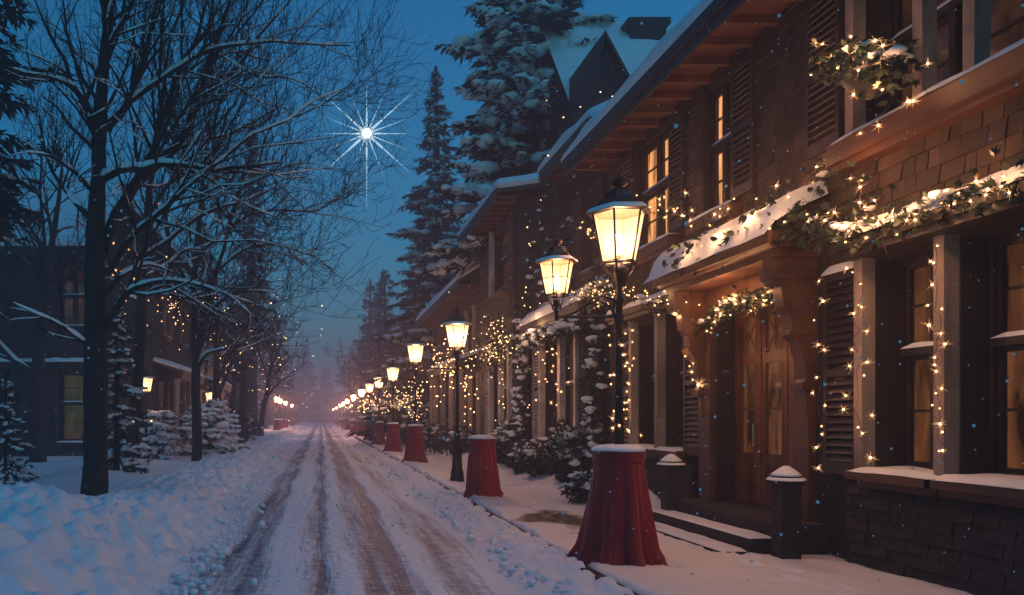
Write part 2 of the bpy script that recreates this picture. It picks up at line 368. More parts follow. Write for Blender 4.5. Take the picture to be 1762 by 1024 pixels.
# ------------------------------------------------------------------ street lamps
def lantern(root, cx, cz, s, roofmat='iron', band=False, light=60, y=0.0):
    "six sided lantern; cz = bottom of its glass; parts go straight under the lamp, every coordinate local to it"
    O=Vector((cx,y,cz))
    W=lambda r,z,k,rot=0: Vector((cx+r*s*math.cos(PI/3*k+rot), y+r*s*math.sin(PI/3*k+rot), cz+z*s))
    rb,rt,h=.165,.262,.50
    g=MB()
    for k in range(6): g.face([W(rb,0,k),W(rb,0,k+1),W(rt,h,k+1),W(rt,h,k)])
    go=g.build('lantern_glass','lglass',root)
    f=MB()
    for k in range(6):
        f.tube([W(rb*1.02,-.02,k),W(rt*1.02,h,k)],.011*s,5)
        f.tube([W(rb*1.02,0,k),W(rb*1.02,0,k+1)],.011*s,5); f.tube([W(rt*1.02,h,k),W(rt*1.02,h,k+1)],.013*s,5)
        if band:
            r2=rb+(rt-rb)*.5; f.tube([W(r2*1.03,h*.5,k),W(r2*1.03,h*.5,k+1)],.006*s,4)
    f.lathe([(.145*s,-.02*s),(.18*s,-.03*s),(.185*s,-.01*s),(.165*s,0),(.145*s,-.02*s)],12,O)
    f.build('lantern_frame','iron',root)
    # curved cradle struts under the glass
    st=MB()
    for k in range(0,6):
        st.tube([W(.165,-.02,k),W(.14,-.09,k),W(.075,-.17,k),(W(.05,-.25,k))],.009*s,5)
    st.tube([O,O+Vector((0,0,-.25*s))],.014*s,6)
    st.build('cradle','iron',root)
    Zc=lambda L_: [(a,(.5*s+(z-.5*s)*.72)) for a,z in L_]
    r=MB()
    r.lathe(Zc([(.30*s,.485*s),(.335*s,.50*s),(.325*s,.525*s),(.255*s,.59*s),(.21*s,.66*s),(.205*s,.675*s),(.165*s,.70*s),(.125*s,.79*s),(.12*s,.81*s),(.07*s,.84*s),(.05*s,.86*s)]),6,O)
    r.lathe([(.335*s,.50*s),(.0*s,.50*s)],6,O)
    ro=r.build('lantern_roof',roofmat,root)
    fn=MB(); fn.lathe(Zc([(.05*s,.84*s),(.04*s,.87*s),(.085*s,.91*s),(.09*s,.945*s),(.05*s,.98*s),(.025*s,.995*s),(.03*s,1.01*s),(.012*s,1.03*s),(.008*s,1.06*s),(0,1.10*s)]),12,O)
    fn.build('finial',roofmat,root,True)
    sn=MB(); sn.lathe(Zc([(.337*s,.505*s),(.325*s,.540*s),(.30*s,.565*s),(.275*s,.585*s)]),6,O,rot=0)
    sn.build('roof_snow','snow',root,True)
    bl=MB(); bl.lathe([(0,.30*s),(.03*s,.29*s),(.042*s,.22*s),(.04*s,.14*s),(.03*s,.08*s),(0,.07*s)],12,O); bl.build('lamp_mantle','mantle',root,True)
    bk=MB(); bk.lathe([(.02*s,.07*s),(.025*s,0)],8,O); bk.build('lamp_holder','iron',root,True)
    L=point_light((cx,y,cz+.24*s),light,r=.10*s,parent=None); L.parent=root; L.location=(cx,y,cz+.24*s)
    return L
def lamp_post(root, h=2.62, base=True):
    p=MB()
    prof=[(.0,0),(.16,0),(.16,.10),(.145,.14),(.145,.24),(.12,.30),(.105,.55),(.085,.80),(.10,.83),(.10,.88),(.065,.93),(.055,1.0),(.062,1.04),(.07,1.08),(.05,1.13),(.045,1.3),(.036,h-.35),(.034,h-.12),(.05,h-.1),(.055,h-.06),(.035,h-.02),(.035,h+.05),(.07,h+.17),(.085,h+.23),(.05,h+.27),(.03,h+.33)]
    p.lathe(prof,14); p.build('post','iron',root,True)
RIGHT=[('nearest street lamp on the right, two headed, rising out of the big red drape',8.35,3.06),
('dark iron street lamp standing uncovered in the snow just beyond the second red drape',18.2,3.05),
('third street lamp of the right row, first one after the uncovered post',26.2,3.05),
('fourth street lamp along the right row, before the fifth red drape',34.4,3.05),
('fifth street lamp counted from the camera in the right row',42.7,3.05),
('sixth street lamp counted from the camera in the right row',50.8,3.05),
('seventh street lamp counted from the camera in the right row',61,3.05),
('eighth street lamp counted from the camera in the right row',76,3.05),
('ninth street lamp counted from the camera, deep in the right row',93,3.05),
('tenth street lamp counted from the camera, deep in the right row',109,3.05),
('eleventh street lamp of the right row, third from its far end',129,3.05),
('twelfth street lamp of the right row, last but one',158,3.05),
('farthest street lamp of the right row, beside the end of the road',194,3.05)]
LEFTL=[('nearest street lamp of the left row, beyond the bare trees',84,-4.55),('second street lamp of the left row, close behind the first',92,-4.6),
('third street lamp of the left row',106,-4.6),('farthest street lamp of the left row',130,-4.6)]
GZ=.14
proto=thing('street_lamp',(RIGHT[1][2],RIGHT[1][1],GZ),RIGHT[1][0],'street lamp','street lamps lining the road',True)
lamp_post(proto,2.71); lantern(proto,0,3.02,1.0,light=215)
FARL=bpy.data.lights.new('far_lamp_light','POINT'); FARL.energy=1050; FARL.color=(1,.45,.30); FARL.shadow_soft_size=.12
def far_lamp(lab,y,x):
    c=copy_tree(proto); c.scale.z=1.07 if 26<y<27 else 1; c.location=(x,y,GZ); c['label']=lab
    if y>55:
        for ch in [o for o in bpy.data.objects if o.parent==c and o.type=='LIGHT']: ch.data=FARL
    return c
for lab,y,x in RIGHT[2:]: far_lamp(lab,y,x)
for lab,y,x in LEFTL: far_lamp(lab,y,x)
# nearest lamp: same post and lantern, plus a scrolled arm with a smaller copper roofed lantern
near=thing('street_lamp',(RIGHT[0][2],RIGHT[0][1],GZ),RIGHT[0][0],'street lamp','street lamps lining the road',True)
lamp_post(near,2.74); lantern(near,0,3.05,1.0,light=105)
a=MB(); a.tube([(0,0,2.50),(-.2,0,2.49),(-.64,0,2.49)],.017,8)
a.tube([(0,0,2.78),(-.05,0,2.66),(-.06,0,2.50)],.014,6)
a.tube([(-.02,0,2.66),(-.16,0,2.70),(-.26,0,2.68),(-.36,0,2.60),(-.46,0,2.53),(-.56,0,2.50)],.013,8)
a.tube([(-.03,0,2.42),(-.05,0,2.52),(-.11,0,2.61),(-.22,0,2.655),(-.34,0,2.61)],.009,6)
a.lathe([(0,2.42),(.045,2.44),(.045,2.52),(0,2.54)],10,(0,0,0)); a.tube([(-.64,0,2.45),(-.64,0,2.62)],.022,8,True)
a.tube([(-.64,0,2.60),(-.64,0,2.66)],.035,8,True)
a.build('arm','iron',near)
lantern(near,-.64,2.72,.66,'copper',True,light=34)
# two garden lamps by the left hand porches
for lab,x,y,h,pw in (('short garden lamp glowing by the left house porch, behind the second dark tree',-5.65,26.3,1.78,34),('small garden lamp glowing above the snowy firs on the left, farther than its twin',-4.95,36.5,1.62,34)):
    r=thing('garden_lamp',(x,y,.2),lab,'lamp','garden lamps by the left porches',True)
    p=MB(); p.lathe([(.1,-.1),(.1,.2),(.06,.25),(.045,.4),(.035,h-.1),(.05,h+.0),(.04,h+.3)],12); p.build('post','iron',r,True)
    lantern(r,0,h+.45,.85,light=pw*1.6)

# ------------------------------------------------------------------ red drapes over the lamp bases
def drape(loc,lab,k,seed,h=1.12,det=96,fl=.10):
    rng=random.Random(seed); r=thing('draped_pedestal',loc,lab,'pedestal','red draped pedestals beside the road')
    ph=[rng.uniform(0,6.3) for _ in range(5)]
    def fold(a,z):
        t=1-z/h; t=max(0,t-.06)**.8
        return 1+ t*(.115*math.sin(9*a+ph[0]+1.2*t)+.085*math.sin(15*a+ph[1]+.6*math.sin(2*a))+.045*math.sin(25*a+ph[2]-t*2)+.04*math.sin(4*a+ph[3]))
    prof=[]
    for i in range(22):
        t=i/21; z=h*(1-t); rad=.235+fl*t**1.35+ (.05*max(0,t-.86)/.14 if t>.86 else 0)
        if t<.10: rad=.262-.02*abs(t-.04)/.06
        prof.append((rad,z))
    prof=[(.0,h+.012),(.20,h+.012),(.255,h+.006)]+prof
    m=MB(); m.lathe(prof,det,fold=fold); 
    # little trailing hem on the ground
    me=m.build('drape','velvet',None,True); me.parent=r
    cd=MB(); cd.tube([((.246+.004*math.sin(5*a))*math.cos(a),(.246+.004*math.sin(5*a))*math.sin(a),h*.915+.006*math.sin(3*a+seed)) for a in [2*PI*i/40 for i in range(41)]],.009,6); co=cd.build('cord','cord',None,True); co.parent=r
    s=MB(); s.lathe([(0,.060),(.10,.062),(.19,.052),(.235,.034),(.262,.010),(.258,-.008),(.0,-.008)],28,(0,0,h+.012),fold=lambda a,z:1+.035*math.sin(3*a+ph[1])+.02*math.sin(7*a)); so=s.build('snow_cap','snow',None,True); so.parent=r
    return r
drape((3.06,8.35,.12),'largest red velvet drape wrapped around the foot of the nearest lamp',0,1,1.13,160,.155)
drape((2.98,15.0,.12),'second red velvet drape, standing alone without a lamp in it',0,2,1.08,110,.065)
ords=['third','fourth','fifth','sixth','seventh','eighth','ninth','tenth','eleventh','twelfth','thirteenth']
dp=None
for i,(lab,y,x) in enumerate(RIGHT[2:]):
    lb=('%s red drape counted from the camera, around the foot of a right row lamp'%ords[i]) if i<10 else 'farthest red drape of the right row, at the end of the road'
    if i<2: dp=drape((x,y,.15),lb,0,10+i,1.16,72)
    else:
        c=copy_tree(dp); c.location=(x,y,.15); c['label']=lb; c.rotation_euler.z=i
lls=['nearest red drape of the left row, around the first left lamp','second red drape of the left row','third red drape of the left row','farthest red drape of the left row']
for (lab,y,x),lb in zip(LEFTL,lls):
    c=copy_tree(dp); c.location=(x,y,.18); c['label']=lb; c.rotation_euler.z=y

# ------------------------------------------------------------------ houses
def snow_slab(m,F,u0,u1,n0,n1,z,h,seed,du=.12,slope=0.,over=.02):
    "lumpy rounded layer of snow; slope = z gain per metre towards the wall (decreasing n)"
    nu=max(3,int(abs(u1-u0)/du)); nn=6; b=len(m.v)
    us=np.linspace(u0,u1,nu+1)
    for i,u in enumerate(us):
        ends=min(u-u0,u1-u)/.12
        wob=float(vnoise(np.array([u*2.3+seed]),np.array([seed*1.7]),3)[0]-.5)
        for j in range(nn+1):
            t=j/nn
            n=n1+over*(1+wob*2.4)+(n0-n1-over)*t if j else n1+over*(.6+wob*2.4)
            prof=min(1,math.sqrt(max(0,t*4.2)))*min(1,.25+max(0,ends))
            if j==0: prof=-.12
            hh=h*prof*(.78+.5*float(vnoise(np.array([u*3.1+seed]),np.array([t*2+seed]),7)[0]))
            m.v.append(tuple(F(u,n,z+(n1-n)*slope+hh)))
    for i in range(nu):
        for j in range(nn):
            x=b+i*(nn+1)+j; m.f.append((x,x+1,x+nn+2,x+nn+1)); m.mi.append(m.m)
    return m
def wall(h,F,u0,u1,z0,z1,ops,material,depth=.22,name='wall'):
    m=MB(F); us=sorted(set([u0,u1]+[o[0] for o in ops]+[o[1] for o in ops])); zs=sorted(set([z0,z1]+[o[2] for o in ops]+[o[3] for o in ops]))
    us=[u for u in us if u0<=u<=u1]; zs=[z for z in zs if z0<=z<=z1]
    for a,b in zip(us,us[1:]):
        for c,d in zip(zs,zs[1:]):
            if any(o[0]<(a+b)/2<o[1] and o[2]<(c+d)/2<o[3] for o in ops): continue
            m.quad((a,0,c),(b,0,c),(b,0,d),(a,0,d))
    for a,b,c,d in [o[:4] for o in ops]:
        for q in (((a,0,c),(a,-depth,c),(a,-depth,d),(a,0,d)),((b,0,c),(b,-depth,c),(b,-depth,d),(b,0,d)),((a,0,c),(b,0,c),(b,-depth,c),(a,-depth,c)),((a,0,d),(b,0,d),(b,-depth,d),(a,-depth,d))): m.quad(*q)
    return m.build(name,material,h)
def shingles(h,F,u0,u1,z0,z1,ops,seed,row=.165,w=.2,material='shingle',name='shingle_cladding'):
    rng=random.Random(seed); m=MB(F); z=z0; k=0
    while z<z1-.02:
        u=u0-rng.uniform(0,w)
        while u<u1:
            ww=w*rng.uniform(.55,1.45); a,b=max(u,u0),min(u+ww-.010,u1); u+=ww
            zt=min(z+row*1.12,z1); zb=z-rng.uniform(0,.010)
            if b-a<.02: continue
            blk=False
            for o in ops:
                if a<o[1]-.001 and b>o[0]+.001 and z+row*.5<o[3] and z+row*.5>o[2]:
                    if a<o[0]-.03: b=o[0]
                    elif b>o[1]+.03: a=o[1]
                    else: blk=True
            if blk: continue
            t=rng.uniform(.020,.046); tz=.008
            A=(a,t,zb);B=(b,t,zb);C=(b,tz,zt);D=(a,tz,zt)
            m.quad(A,B,C,D); m.quad((a,.001,zb),(b,.001,zb),B,A); m.quad((a,.001,zb),A,D,(a,.001,zt)); m.quad((b,.001,zb),B,C,(b,.001,zt))
        z+=row; k+=1
    return m.build(name,material,h)
def window(h,F,u0,u1,z0,z1,pane='pane_dim',posts=(),rail=.56,rec=.20,sill=.14,snow=True,postmat='post',lintel=True,muntin=True,cases=2,seed=1,label=None,fr='dark'):
    w=MB(F); t=.055
    w.box(u0+.004,u0+t,-rec-.03,-rec+.07,z0,z1).box(u1-t,u1-.004,-rec-.03,-rec+.07,z0,z1)
    w.box(u0+t,u1-t,-rec-.028,-rec+.068,z1-t,z1-.003).box(u0+t,u1-t,-rec-.028,-rec+.068,z0+.003,z0+t)
    wo=w.build('window',fr,h)
    if label: wo['label']=label
    zr=z0+(z1-z0)*rail
    s=MB(F)
    s.box(u0+t,u1-t,-rec-.02,-rec+.10,zr-.035,zr+.035)
    for i in range(1,cases):
        u=u0+(u1-u0)*i/cases; s.box(u-.04,u+.04,-rec-.02,-rec+.085,z0+t,zr-.036); s.box(u-.04,u+.04,-rec-.02,-rec+.085,zr+.036,z1-t)
    for i in range(cases):
        a=u0+t+(u1-u0-2*t)*i/cases+(.04 if i else 0); b=u0+t+(u1-u0-2*t)*(i+1)/cases-(.04 if i<cases-1 else 0)
        for c,d in ((z0+t,zr-.036),(zr+.036,z1-t)):
            f=.045
            s.box(a,a+f,-rec-.015,-rec+.04,c,d).box(b-f,b,-rec-.015,-rec+.04,c,d).box(a+f,b-f,-rec-.013,-rec+.038,c,c+f).box(a+f,b-f,-rec-.013,-rec+.038,d-f,d)
            if muntin and d-c>.5: s.box(a+f,b-f,-rec-.01,-rec+.025,(c+d)/2-.012,(c+d)/2+.012)
    s.build('sash',fr,wo)
    p=MB(F); p.quad((u0,-rec-.005,z0),(u1,-rec-.005,z0),(u1,-rec-.005,z1),(u0,-rec-.005,z1)); p.build('pane',pane,wo)
    for (a,b,c,d) in posts:
        q=MB(F); q.box(a,b,.0,.13,c,d); q.box(a-.012,b+.012,.0,.142,d-.0,d+.05); q.build('post',postmat,wo)
    if sill:
        q=MB(F); q.box(u0-.1,u1+.1,-rec+.03,sill,z0-.085,z0-.004); q.box(u0-.06,u1+.06,.0,sill*.6,z0-.16,z0-.086); q.build('sill','trim' if fr!='shutter' else fr,wo)
    if snow:
        q=MB(F); snow_slab(q,F,u0-.08,u1+.08,-rec+.075,sill+.0,z0-.003,.045,seed); q.build('sill_snow','snow',wo,True); q=MB(F); snow_slab(q,F,u0+t,u1-t,-rec+.04,-rec+.10,zr+.036,.04,seed+3,over=.0); q.build('rail_snow','snow',wo,True)
    return wo
def shutter(h,F,u0,u1,z0,z1,snow=False,seed=1,material='shutter',tilt=.012,n0=.035):
    m=MB(F); f=.055
    m.box(u0,u0+f,n0,n0+.045,z0,z1).box(u1-f,u1,n0,n0+.045,z0,z1)
    m.box(u0+f,u1-f,n0+.002,n0+.043,z0,z0+.12).box(u0+f,u1-f,n0+.002,n0+.043,z1-.09,z1).box(u0+f,u1-f,n0+.002,n0+.043,(z0+z1)/2-.04,(z0+z1)/2+.04)
    o=m.build('shutter',material,h)
    l=MB(F); z=z0+.13
    while z<z1-.12:
        if abs(z-(z0+z1)/2)>.07:
            A=(u0+f,n0+.048,z);B=(u1-f,n0+.048,z);C=(u1-f,n0+.006,z+.062);D=(u0+f,n0+.006,z+.062)
            l.quad(A,B,C,D); l.quad((u0+f,n0+.036,z-.008),(u1-f,n0+.036,z-.008),B,A); l.quad((u0+f,n0+.036,z-.008),(u1-f,n0+.036,z-.008),(u1-f,n0-.004,z+.054),(u0+f,n0-.004,z+.054))
        z+=.078
    l.build('louvre',material,o)
    b=MB(F); b.quad((u0+f,n0-.02,z0),(u1-f,n0-.02,z0),(u1-f,n0-.02,z1),(u0+f,n0-.02,z1)); b.build('shutter_back','interior',o)
    if snow:
        s=MB(F); snow_slab(s,F,u0-.01,u1+.01,n0-.03,n0+.06,z1,.07,seed,du=.05); s.build('shutter_snow','snow',o,True)
    return o
def ledge(h,F,u0,u1,n1,z,mat_='dark',snow=.09,seed=1,slope=.0,thick=.12,name='ledge'):
    m=MB(F); m.box(u0,u1,0.001,n1,z-thick,z); m.box(u0+.03,u1-.03,0.001,n1-.05,z-thick-.07,z-thick-.001)
    o=m.build(name,mat_,h)
    if snow:
        s=MB(F); snow_slab(s,F,u0-.02,u1+.02,0.003,n1,z,snow,seed,slope=slope); s.build('ledge_snow','snow',o,True)
    return o
def eave_roof(h,F,u0,u1,ne,ze,run,pitch,snowh=.16,seed=1,rafters=True,overhang=.6,soffit='soffit',hip=0):
    "roof plane rising from the eave (n=ne, z=ze) back over the house by run"
    r=MB(F); th=.12; z2=ze+.30+run*pitch; zb=ze+.30
    # deck (parallelogram section)
    r.prism([(ne,zb-th),(ne,zb),(ne-run,z2),(ne-run,z2-th)],u0,u1)
    ro=r.build('roof','dark',h)
    f=MB(F); f.box(u0,u1,ne+.001,ne+.04,ze-.02,zb-.005); f.box(u0,u1,ne+.041,ne+.075,ze+.12,zb-.01); f.build('fascia','dark',ro)
    if rafters:
        s=MB(F); s.box(u0+.02,u1-.02,ne-overhang,ne-.004,ze+.10,ze+.13); s.build('soffit',soffit,ro)
        u=u0+.2
        while u<u1-.1:
            s=MB(F); s.box(u,u+.085,ne-overhang+.01,ne-.01,ze-.005,ze+.099); s.build('rafter',soffit,ro); u+=.56
    s=MB(F); ns=max(10,int(abs(u1-u0)/.16)); b=len(s.v); rows=[0,.02,.06,.15,.4,.8]; 
    rows=[x for x in rows]+list(np.linspace(1.3,run,max(3,int(run/.8))))
    for i in range(ns+1):
        u=u0-.06+(u1-u0+.12)*i/ns; wob=float(vnoise(np.array([u*1.6+seed*3]),np.array([.5]),3)[0]-.5)
        ed=min(1,.3+min(i,ns-i)/2.)
        for j,x in enumerate(rows):
            hh=snowh*ed*(.85+.45*float(vnoise(np.array([u*1.3+seed]),np.array([x*1.2]),5)[0]))
            if j==0: s.v.append(tuple(F(u,ne+.045+wob*.05,zb-.035-.03*wob)))
            elif j==1: s.v.append(tuple(F(u,ne+.075+wob*.06,zb+hh*.4)))
            else: s.v.append(tuple(F(u,ne+.03-x+wob*.05*(x<.3),zb+x*pitch+hh*min(1,.78+x*2))))
    k=len(rows)
    for i in range(ns):
        for j in range(k-1): x=b+i*k+j; s.f.append((x,x+1,x+k+1,x+k)); s.mi.append(0)
    for e in (0,ns):   # end caps down to the deck
        for j in range(1,k-1):
            p=[s.v[b+e*k+j],s.v[b+e*k+j+1]]; x0,x1=rows[j],rows[j+1]; u=u0 if e==0 else u1
            s.face([p[0],p[1],F(u,ne-x1,zb+x1*pitch),F(u,ne-x0,zb+x0*pitch)])
    s.build('roof_snow','snow',ro,True)
    return ro
def house_shell(h,x0,x1,y0,y1,z0,z1,material='wall',gables=True,pitch=.6,front='x0'):
    "end and back walls; the street front is built by wall()"
    m=MB(); 
    m.quad((x0,y0,z0),(x1,y0,z0),(x1,y0,z1),(x0,y0,z1)); m.quad((x0,y1,z0),(x1,y1,z0),(x1,y1,z1),(x0,y1,z1))
    b=x1 if front=='x0' else x0
    m.quad((b,y0,z0),(b,y1,z0),(b,y1,z1),(b,y0,z1))
    if gables:
        xm=(x0+x1)/2; zt=z1+(x1-x0)/2*pitch
        for y in (y0,y1): m.face([(x0,y,z1),(xm,y,zt),(x1,y,z1)])
    return m.build('end_wall',material,h)
def RF(X): return Frame((X,0,0),(0,1,0),(-1,0,0))
def LF(X): return Frame((X,0,0),(0,1,0),(1,0,0))
def CF(Y): return Frame((0,Y,0),(1,0,0),(0,-1,0))

# ---- house 1: the near one on the right
H1=thing('house',(7.5,9,0),'near dark shingled house on the right with the canopied double door','house')
F=RF(5.4)
uw=[(5.55,8.08,4.38,6.15),(10.62,11.45,4.38,6.15),(12.5,13.9,4.38,6.15)]
lw=[(5.9,6.86,1.08,3.12),(7.0,7.92,1.08,3.12),(12.0,12.72,1.10,3.15),(12.88,13.8,1.10,3.15),(3.6,5.7,1.08,3.12)]
dop=[(9.15,11.1,.46,3.06)]
ops=uw+lw+dop
wall(H1,F,3,15.15,-.1,6.5,ops,'wall',.35)
shingles(H1,F,3,15.13,1.0,6.42,[(a-.02,b+.02,c-.16,d+.05) for a,b,c,d in uw]+[(3,8.3,1.0,3.36),(11.75,14.2,1.0,3.4),(8.6,11.65,.0,3.95)],3)
house_shell(H1,5.41,10.4,3,15.14,-.1,6.5)
for a,b in ((3,8.25),(11.7,15.1)):
    st=MB(F); st.box(a,b,.002,.05,-.1,.92); st.build('foundation','stone',H1)
    FS=Frame((5.35,0,0),(0,1,0),(-1,0,0)); shingles(H1,FS,a,b,-.08,.90,[],int(a)+60,.115,.30,'stone','stone_course')
po=lambda u,z0,z1,w=.12:(u-w/2,u+w/2,z0,z1)
window(H1,F,*uw[0],'pane_dark',posts=[po(8.12,4.38,6.3),po(7.19,4.38,6.3),po(6.62,4.38,6.3)],rail=.5,cases=3,seed=2,label='upper near window with pale posts, behind a hanging basket',rec=.3)
window(H1,F,*uw[1],'pane_bright',rail=.54,cases=2,seed=3,rec=.15,label='brightly lit upper window')
window(H1,F,*uw[2],'pane_bright',rail=.54,cases=2,seed=4,rec=.15)
# deep timber cornice ledges under the upper windows
ledge(H1,F,5.0,8.35,.22,4.36,'trim',.05,7,thick=.20)
ledge(H1,F,10.35,11.6,.20,4.34,'trim',.05,8,thick=.16)
ledge(H1,F,12.2,14.2,.20,4.34,'trim',.05,9,thick=.16)
for a,b in ((8.36,8.94),(10.04,10.56),(11.98,12.46),(13.96,14.55)): shutter(H1,F,a,b,4.42,6.16,seed=int(a*3))
window(H1,F,*lw[0],'pane_dim',posts=[po(6.94,1.08,3.22),po(5.8,1.08,3.22)],seed=5,rec=.30,sill=.24)
window(H1,F,*lw[1],'pane_dim',posts=[po(7.985,1.08,3.22)],seed=6,rec=.30,sill=.24)
window(H1,F,*lw[4],'pane_dim',seed=7,rec=.30,sill=.24,cases=3)
window(H1,F,*lw[2],'pane_dim',posts=[po(12.8,1.1,3.2)],seed=8,rec=.28,sill=.2,cases=1)
window(H1,F,*lw[3],'pane_dim',posts=[po(13.88,1.1,3.2)],seed=9,rec=.28,sill=.2,cases=2)
shutter(H1,F,8.08,8.62,1.02,3.10,True,4); shutter(H1,F,11.42,11.95,1.05,3.16,False,5); shutter(H1,F,14.0,14.5,1.05,3.16,False,6)
ledge(H1,F,3.0,8.12,.34,3.33,'dark',.12,11,thick=.11); ledge(H1,F,11.75,14.6,.30,3.42,'dark',.09,12,thick=.11)
cl=MB(F); u=9.3
eave_roof(H1,F,2.6,15.6,.70,6.22,3.3,.62,.27,5,overhang=.68)


FB=Frame((10.41,0,0),(0,1,0),(1,0,0)); eave_roof(H1,FB,2.6,15.6,.5,6.26,2.99,.62,.15,6,rafters=False)
# canopy over the door
cp=MB(F); cp.prism([(0.005,3.95),(.005,3.43),(.56,3.43),(.60,3.47),(.60,3.56),(.56,3.58)],8.72,11.62); cp.box(8.66,11.68,.601,.64,3.46,3.60)
cp.box(8.80,11.54,.005,.50,3.34,3.429)
co=cp.build('door_canopy','trim',H1)
s=MB(F); snow_slab(s,F,8.60,11.74,.0,.70,3.575,.24,21,slope=.50,over=.03); s.v=[v for v in s.v]; s.build('canopy_snow','snow',co,True)
# close snow ends
br=[(0,3.34),(.50,3.34),(.50,3.06),(.40,3.02),(.37,2.82),(.30,2.72),(.27,2.55),(.30,2.50),(.22,2.44),(.15,2.20),(.12,2.02),(.16,1.98),(.16,1.92),(0,1.90)]
for u in (8.84,11.28):
    b=MB(F); b.prism(br,u,u+.18); b.box(u-.02,u+.20,.0,.52,3.10,3.18); b.box(u-.015,u+.195,.0,.31,2.50,2.56); b.box(u-.02,u+.20,.001,.18,1.90,1.97); b.box(u+.04,u+.14,.0,.10,1.60,1.90)
    b.build('bracket','trim',H1)
d=MB(F); d.box(8.86,9.14,.003,.09,.46,3.06).box(11.11,11.42,.003,.09,.46,3.06).box(8.86,11.42,.003,.085,3.061,3.335).box(9.0,11.28,.086,.105,3.12,3.28)
d.build('door_surround','trim',H1)
# threshold wall behind the opening: side panel and two leaves
sp=MB(F); sp.box(9.151,9.86,-.345,-.26,.46,3.05).box(9.22,9.79,-.26,-.235,.62,1.5).box(9.22,9.79,-.26,-.235,1.62,2.9); sp.build('side_panel','door',H1)
def leaf(u0,u1,lab=None):
    n0,n1=-.33,-.27; z0,z1=.47,3.04; st=.085
    m=MB(F); m.box(u0,u0+st,n0,n1,z0,z1).box(u1-st,u1,n0,n1,z0,z1)
    rails=[z0,z0+.14,1.02,1.12,1.26,2.32,2.44,2.92,z1]
    for a,b in ((z0,z0+.16),(.98,1.10),(2.30,2.42),(2.92,z1)): m.box(u0+st,u1-st,n0+.002,n1-.002,a,b)
    m.box(u0+st,u1-st,n0+.01,n1-.03,z0+.16,.98); m.box(u0+st+.03,u1-st-.03,n0+.01,n1-.012,z0+.24,.90)
    m.box(u0+st,u1-st,n0+.008,n1-.012,1.10,1.135); m.box(u0+st-.002,u1-st+.002,n0+.012,n1+.010,1.70,1.725)
    o=m.build('door','door',H1)
    p=MB(F); p.quad((u0+st,n0+.03,1.10),(u1-st,n0+.03,1.10),(u1-st,n0+.03,2.30),(u0+st,n0+.03,2.30)); p.quad((u0+st,n0+.03,2.42),(u1-st,n0+.03,2.42),(u1-st,n0+.03,2.92),(u0+st,n0+.03,2.92)); p.build('pane','pane_dim',o)
    x=MB(F); a,b=u0+st,u1-st
    for (p0,p1) in (((a,2.42),(b,2.92)),((a,2.92),(b,2.42))): x.tube([F(p0[0],n0+.045,p0[1]),F(p1[0],n0+.045,p1[1])],.010,5)
    x.box(a,a+.02,n0+.03,n1+.004,1.10,2.30).box(b-.02,b,n0+.03,n1+.004,1.10,2.30).box(a,a+.02,n0+.03,n1+.004,2.42,2.92).box(b-.02,b,n0+.03,n1+.004,2.42,2.92)
    x.build('muntin','door',o)
    return o
l1=leaf(9.90,10.46); l2=leaf(10.50,11.06)
sp=MB(F); sp.box(9.861,9.899,-.34,-.25,.46,3.05).box(11.061,11.099,-.34,-.25,.46,3.05).box(10.461,10.499,-.33,-.255,.47,3.04); sp.build('door_frame','door',H1)
hd=MB(); c=F(10.51,-.255,1.36); hd.tube([F(10.54,-.20,1.22),F(10.54,-.20,1.52)],.012,6,True); hd.tube([F(10.54,-.27,1.24),F(10.54,-.20,1.24)],.009,6); hd.tube([F(10.54,-.27,1.50),F(10.54,-.20,1.50)],.009,6); hd.build('handle','brass',l2)
hd=MB(); hd.lathe([(0,-.03),(.028,-.015),(.028,.015),(0,.03)],10,F(10.42,-.22,1.15)); hd.tube([F(10.42,-.27,1.15),F(10.42,-.22,1.15)],.01,6); hd.build('handle','brass',l1,True)
sb=MB(F); 
for i,(nn,z) in enumerate(((1.15,.17),(.86,.31),(.57,.46))):
    sb.box(8.62,11.5,(-.34 if i==2 else .02),nn,-.1 if i==0 else z-.145,z-.002*(i==2))
so=sb.build('step','stone',H1)
s=MB(F); snow_slab(s,F,8.62,11.5,.88,1.15,.17,.025,31,over=.0); s.build('step_snow','snow',so,True); s=MB(F); snow_slab(s,F,8.62,11.5,.59,.86,.31,.02,32,over=.0); s.build('step_snow','snow',so,True)
for u in (8.26,11.02):
    p=MB(F); p.box(u+.05,u+.25,.49,.69,-.1,.90); p.box(u+.02,u+.28,.46,.72,.90,.95); p.box(u+.05,u+.25,.49,.69,.951,1.0); p.box(u+.02,u+.28,.46,.72,-.1,.12)
    po_=p.build('stair_pier','stone',H1)
    s=MB(); cx,cy=F(u+.15,.59,0).x,u+.15
    s.lathe([(0,.10),(.03,.095),(.08,.06),(.13,.02),(.152,-.005),(0,-.005)],8,(cx,cy,1.0),rot=PI/8); s.lathe([(.185,.0),(.175,.025),(.14,.03)],8,(cx,cy,.95),rot=PI/8)
    s.build('pier_snow','snow',po_,True)

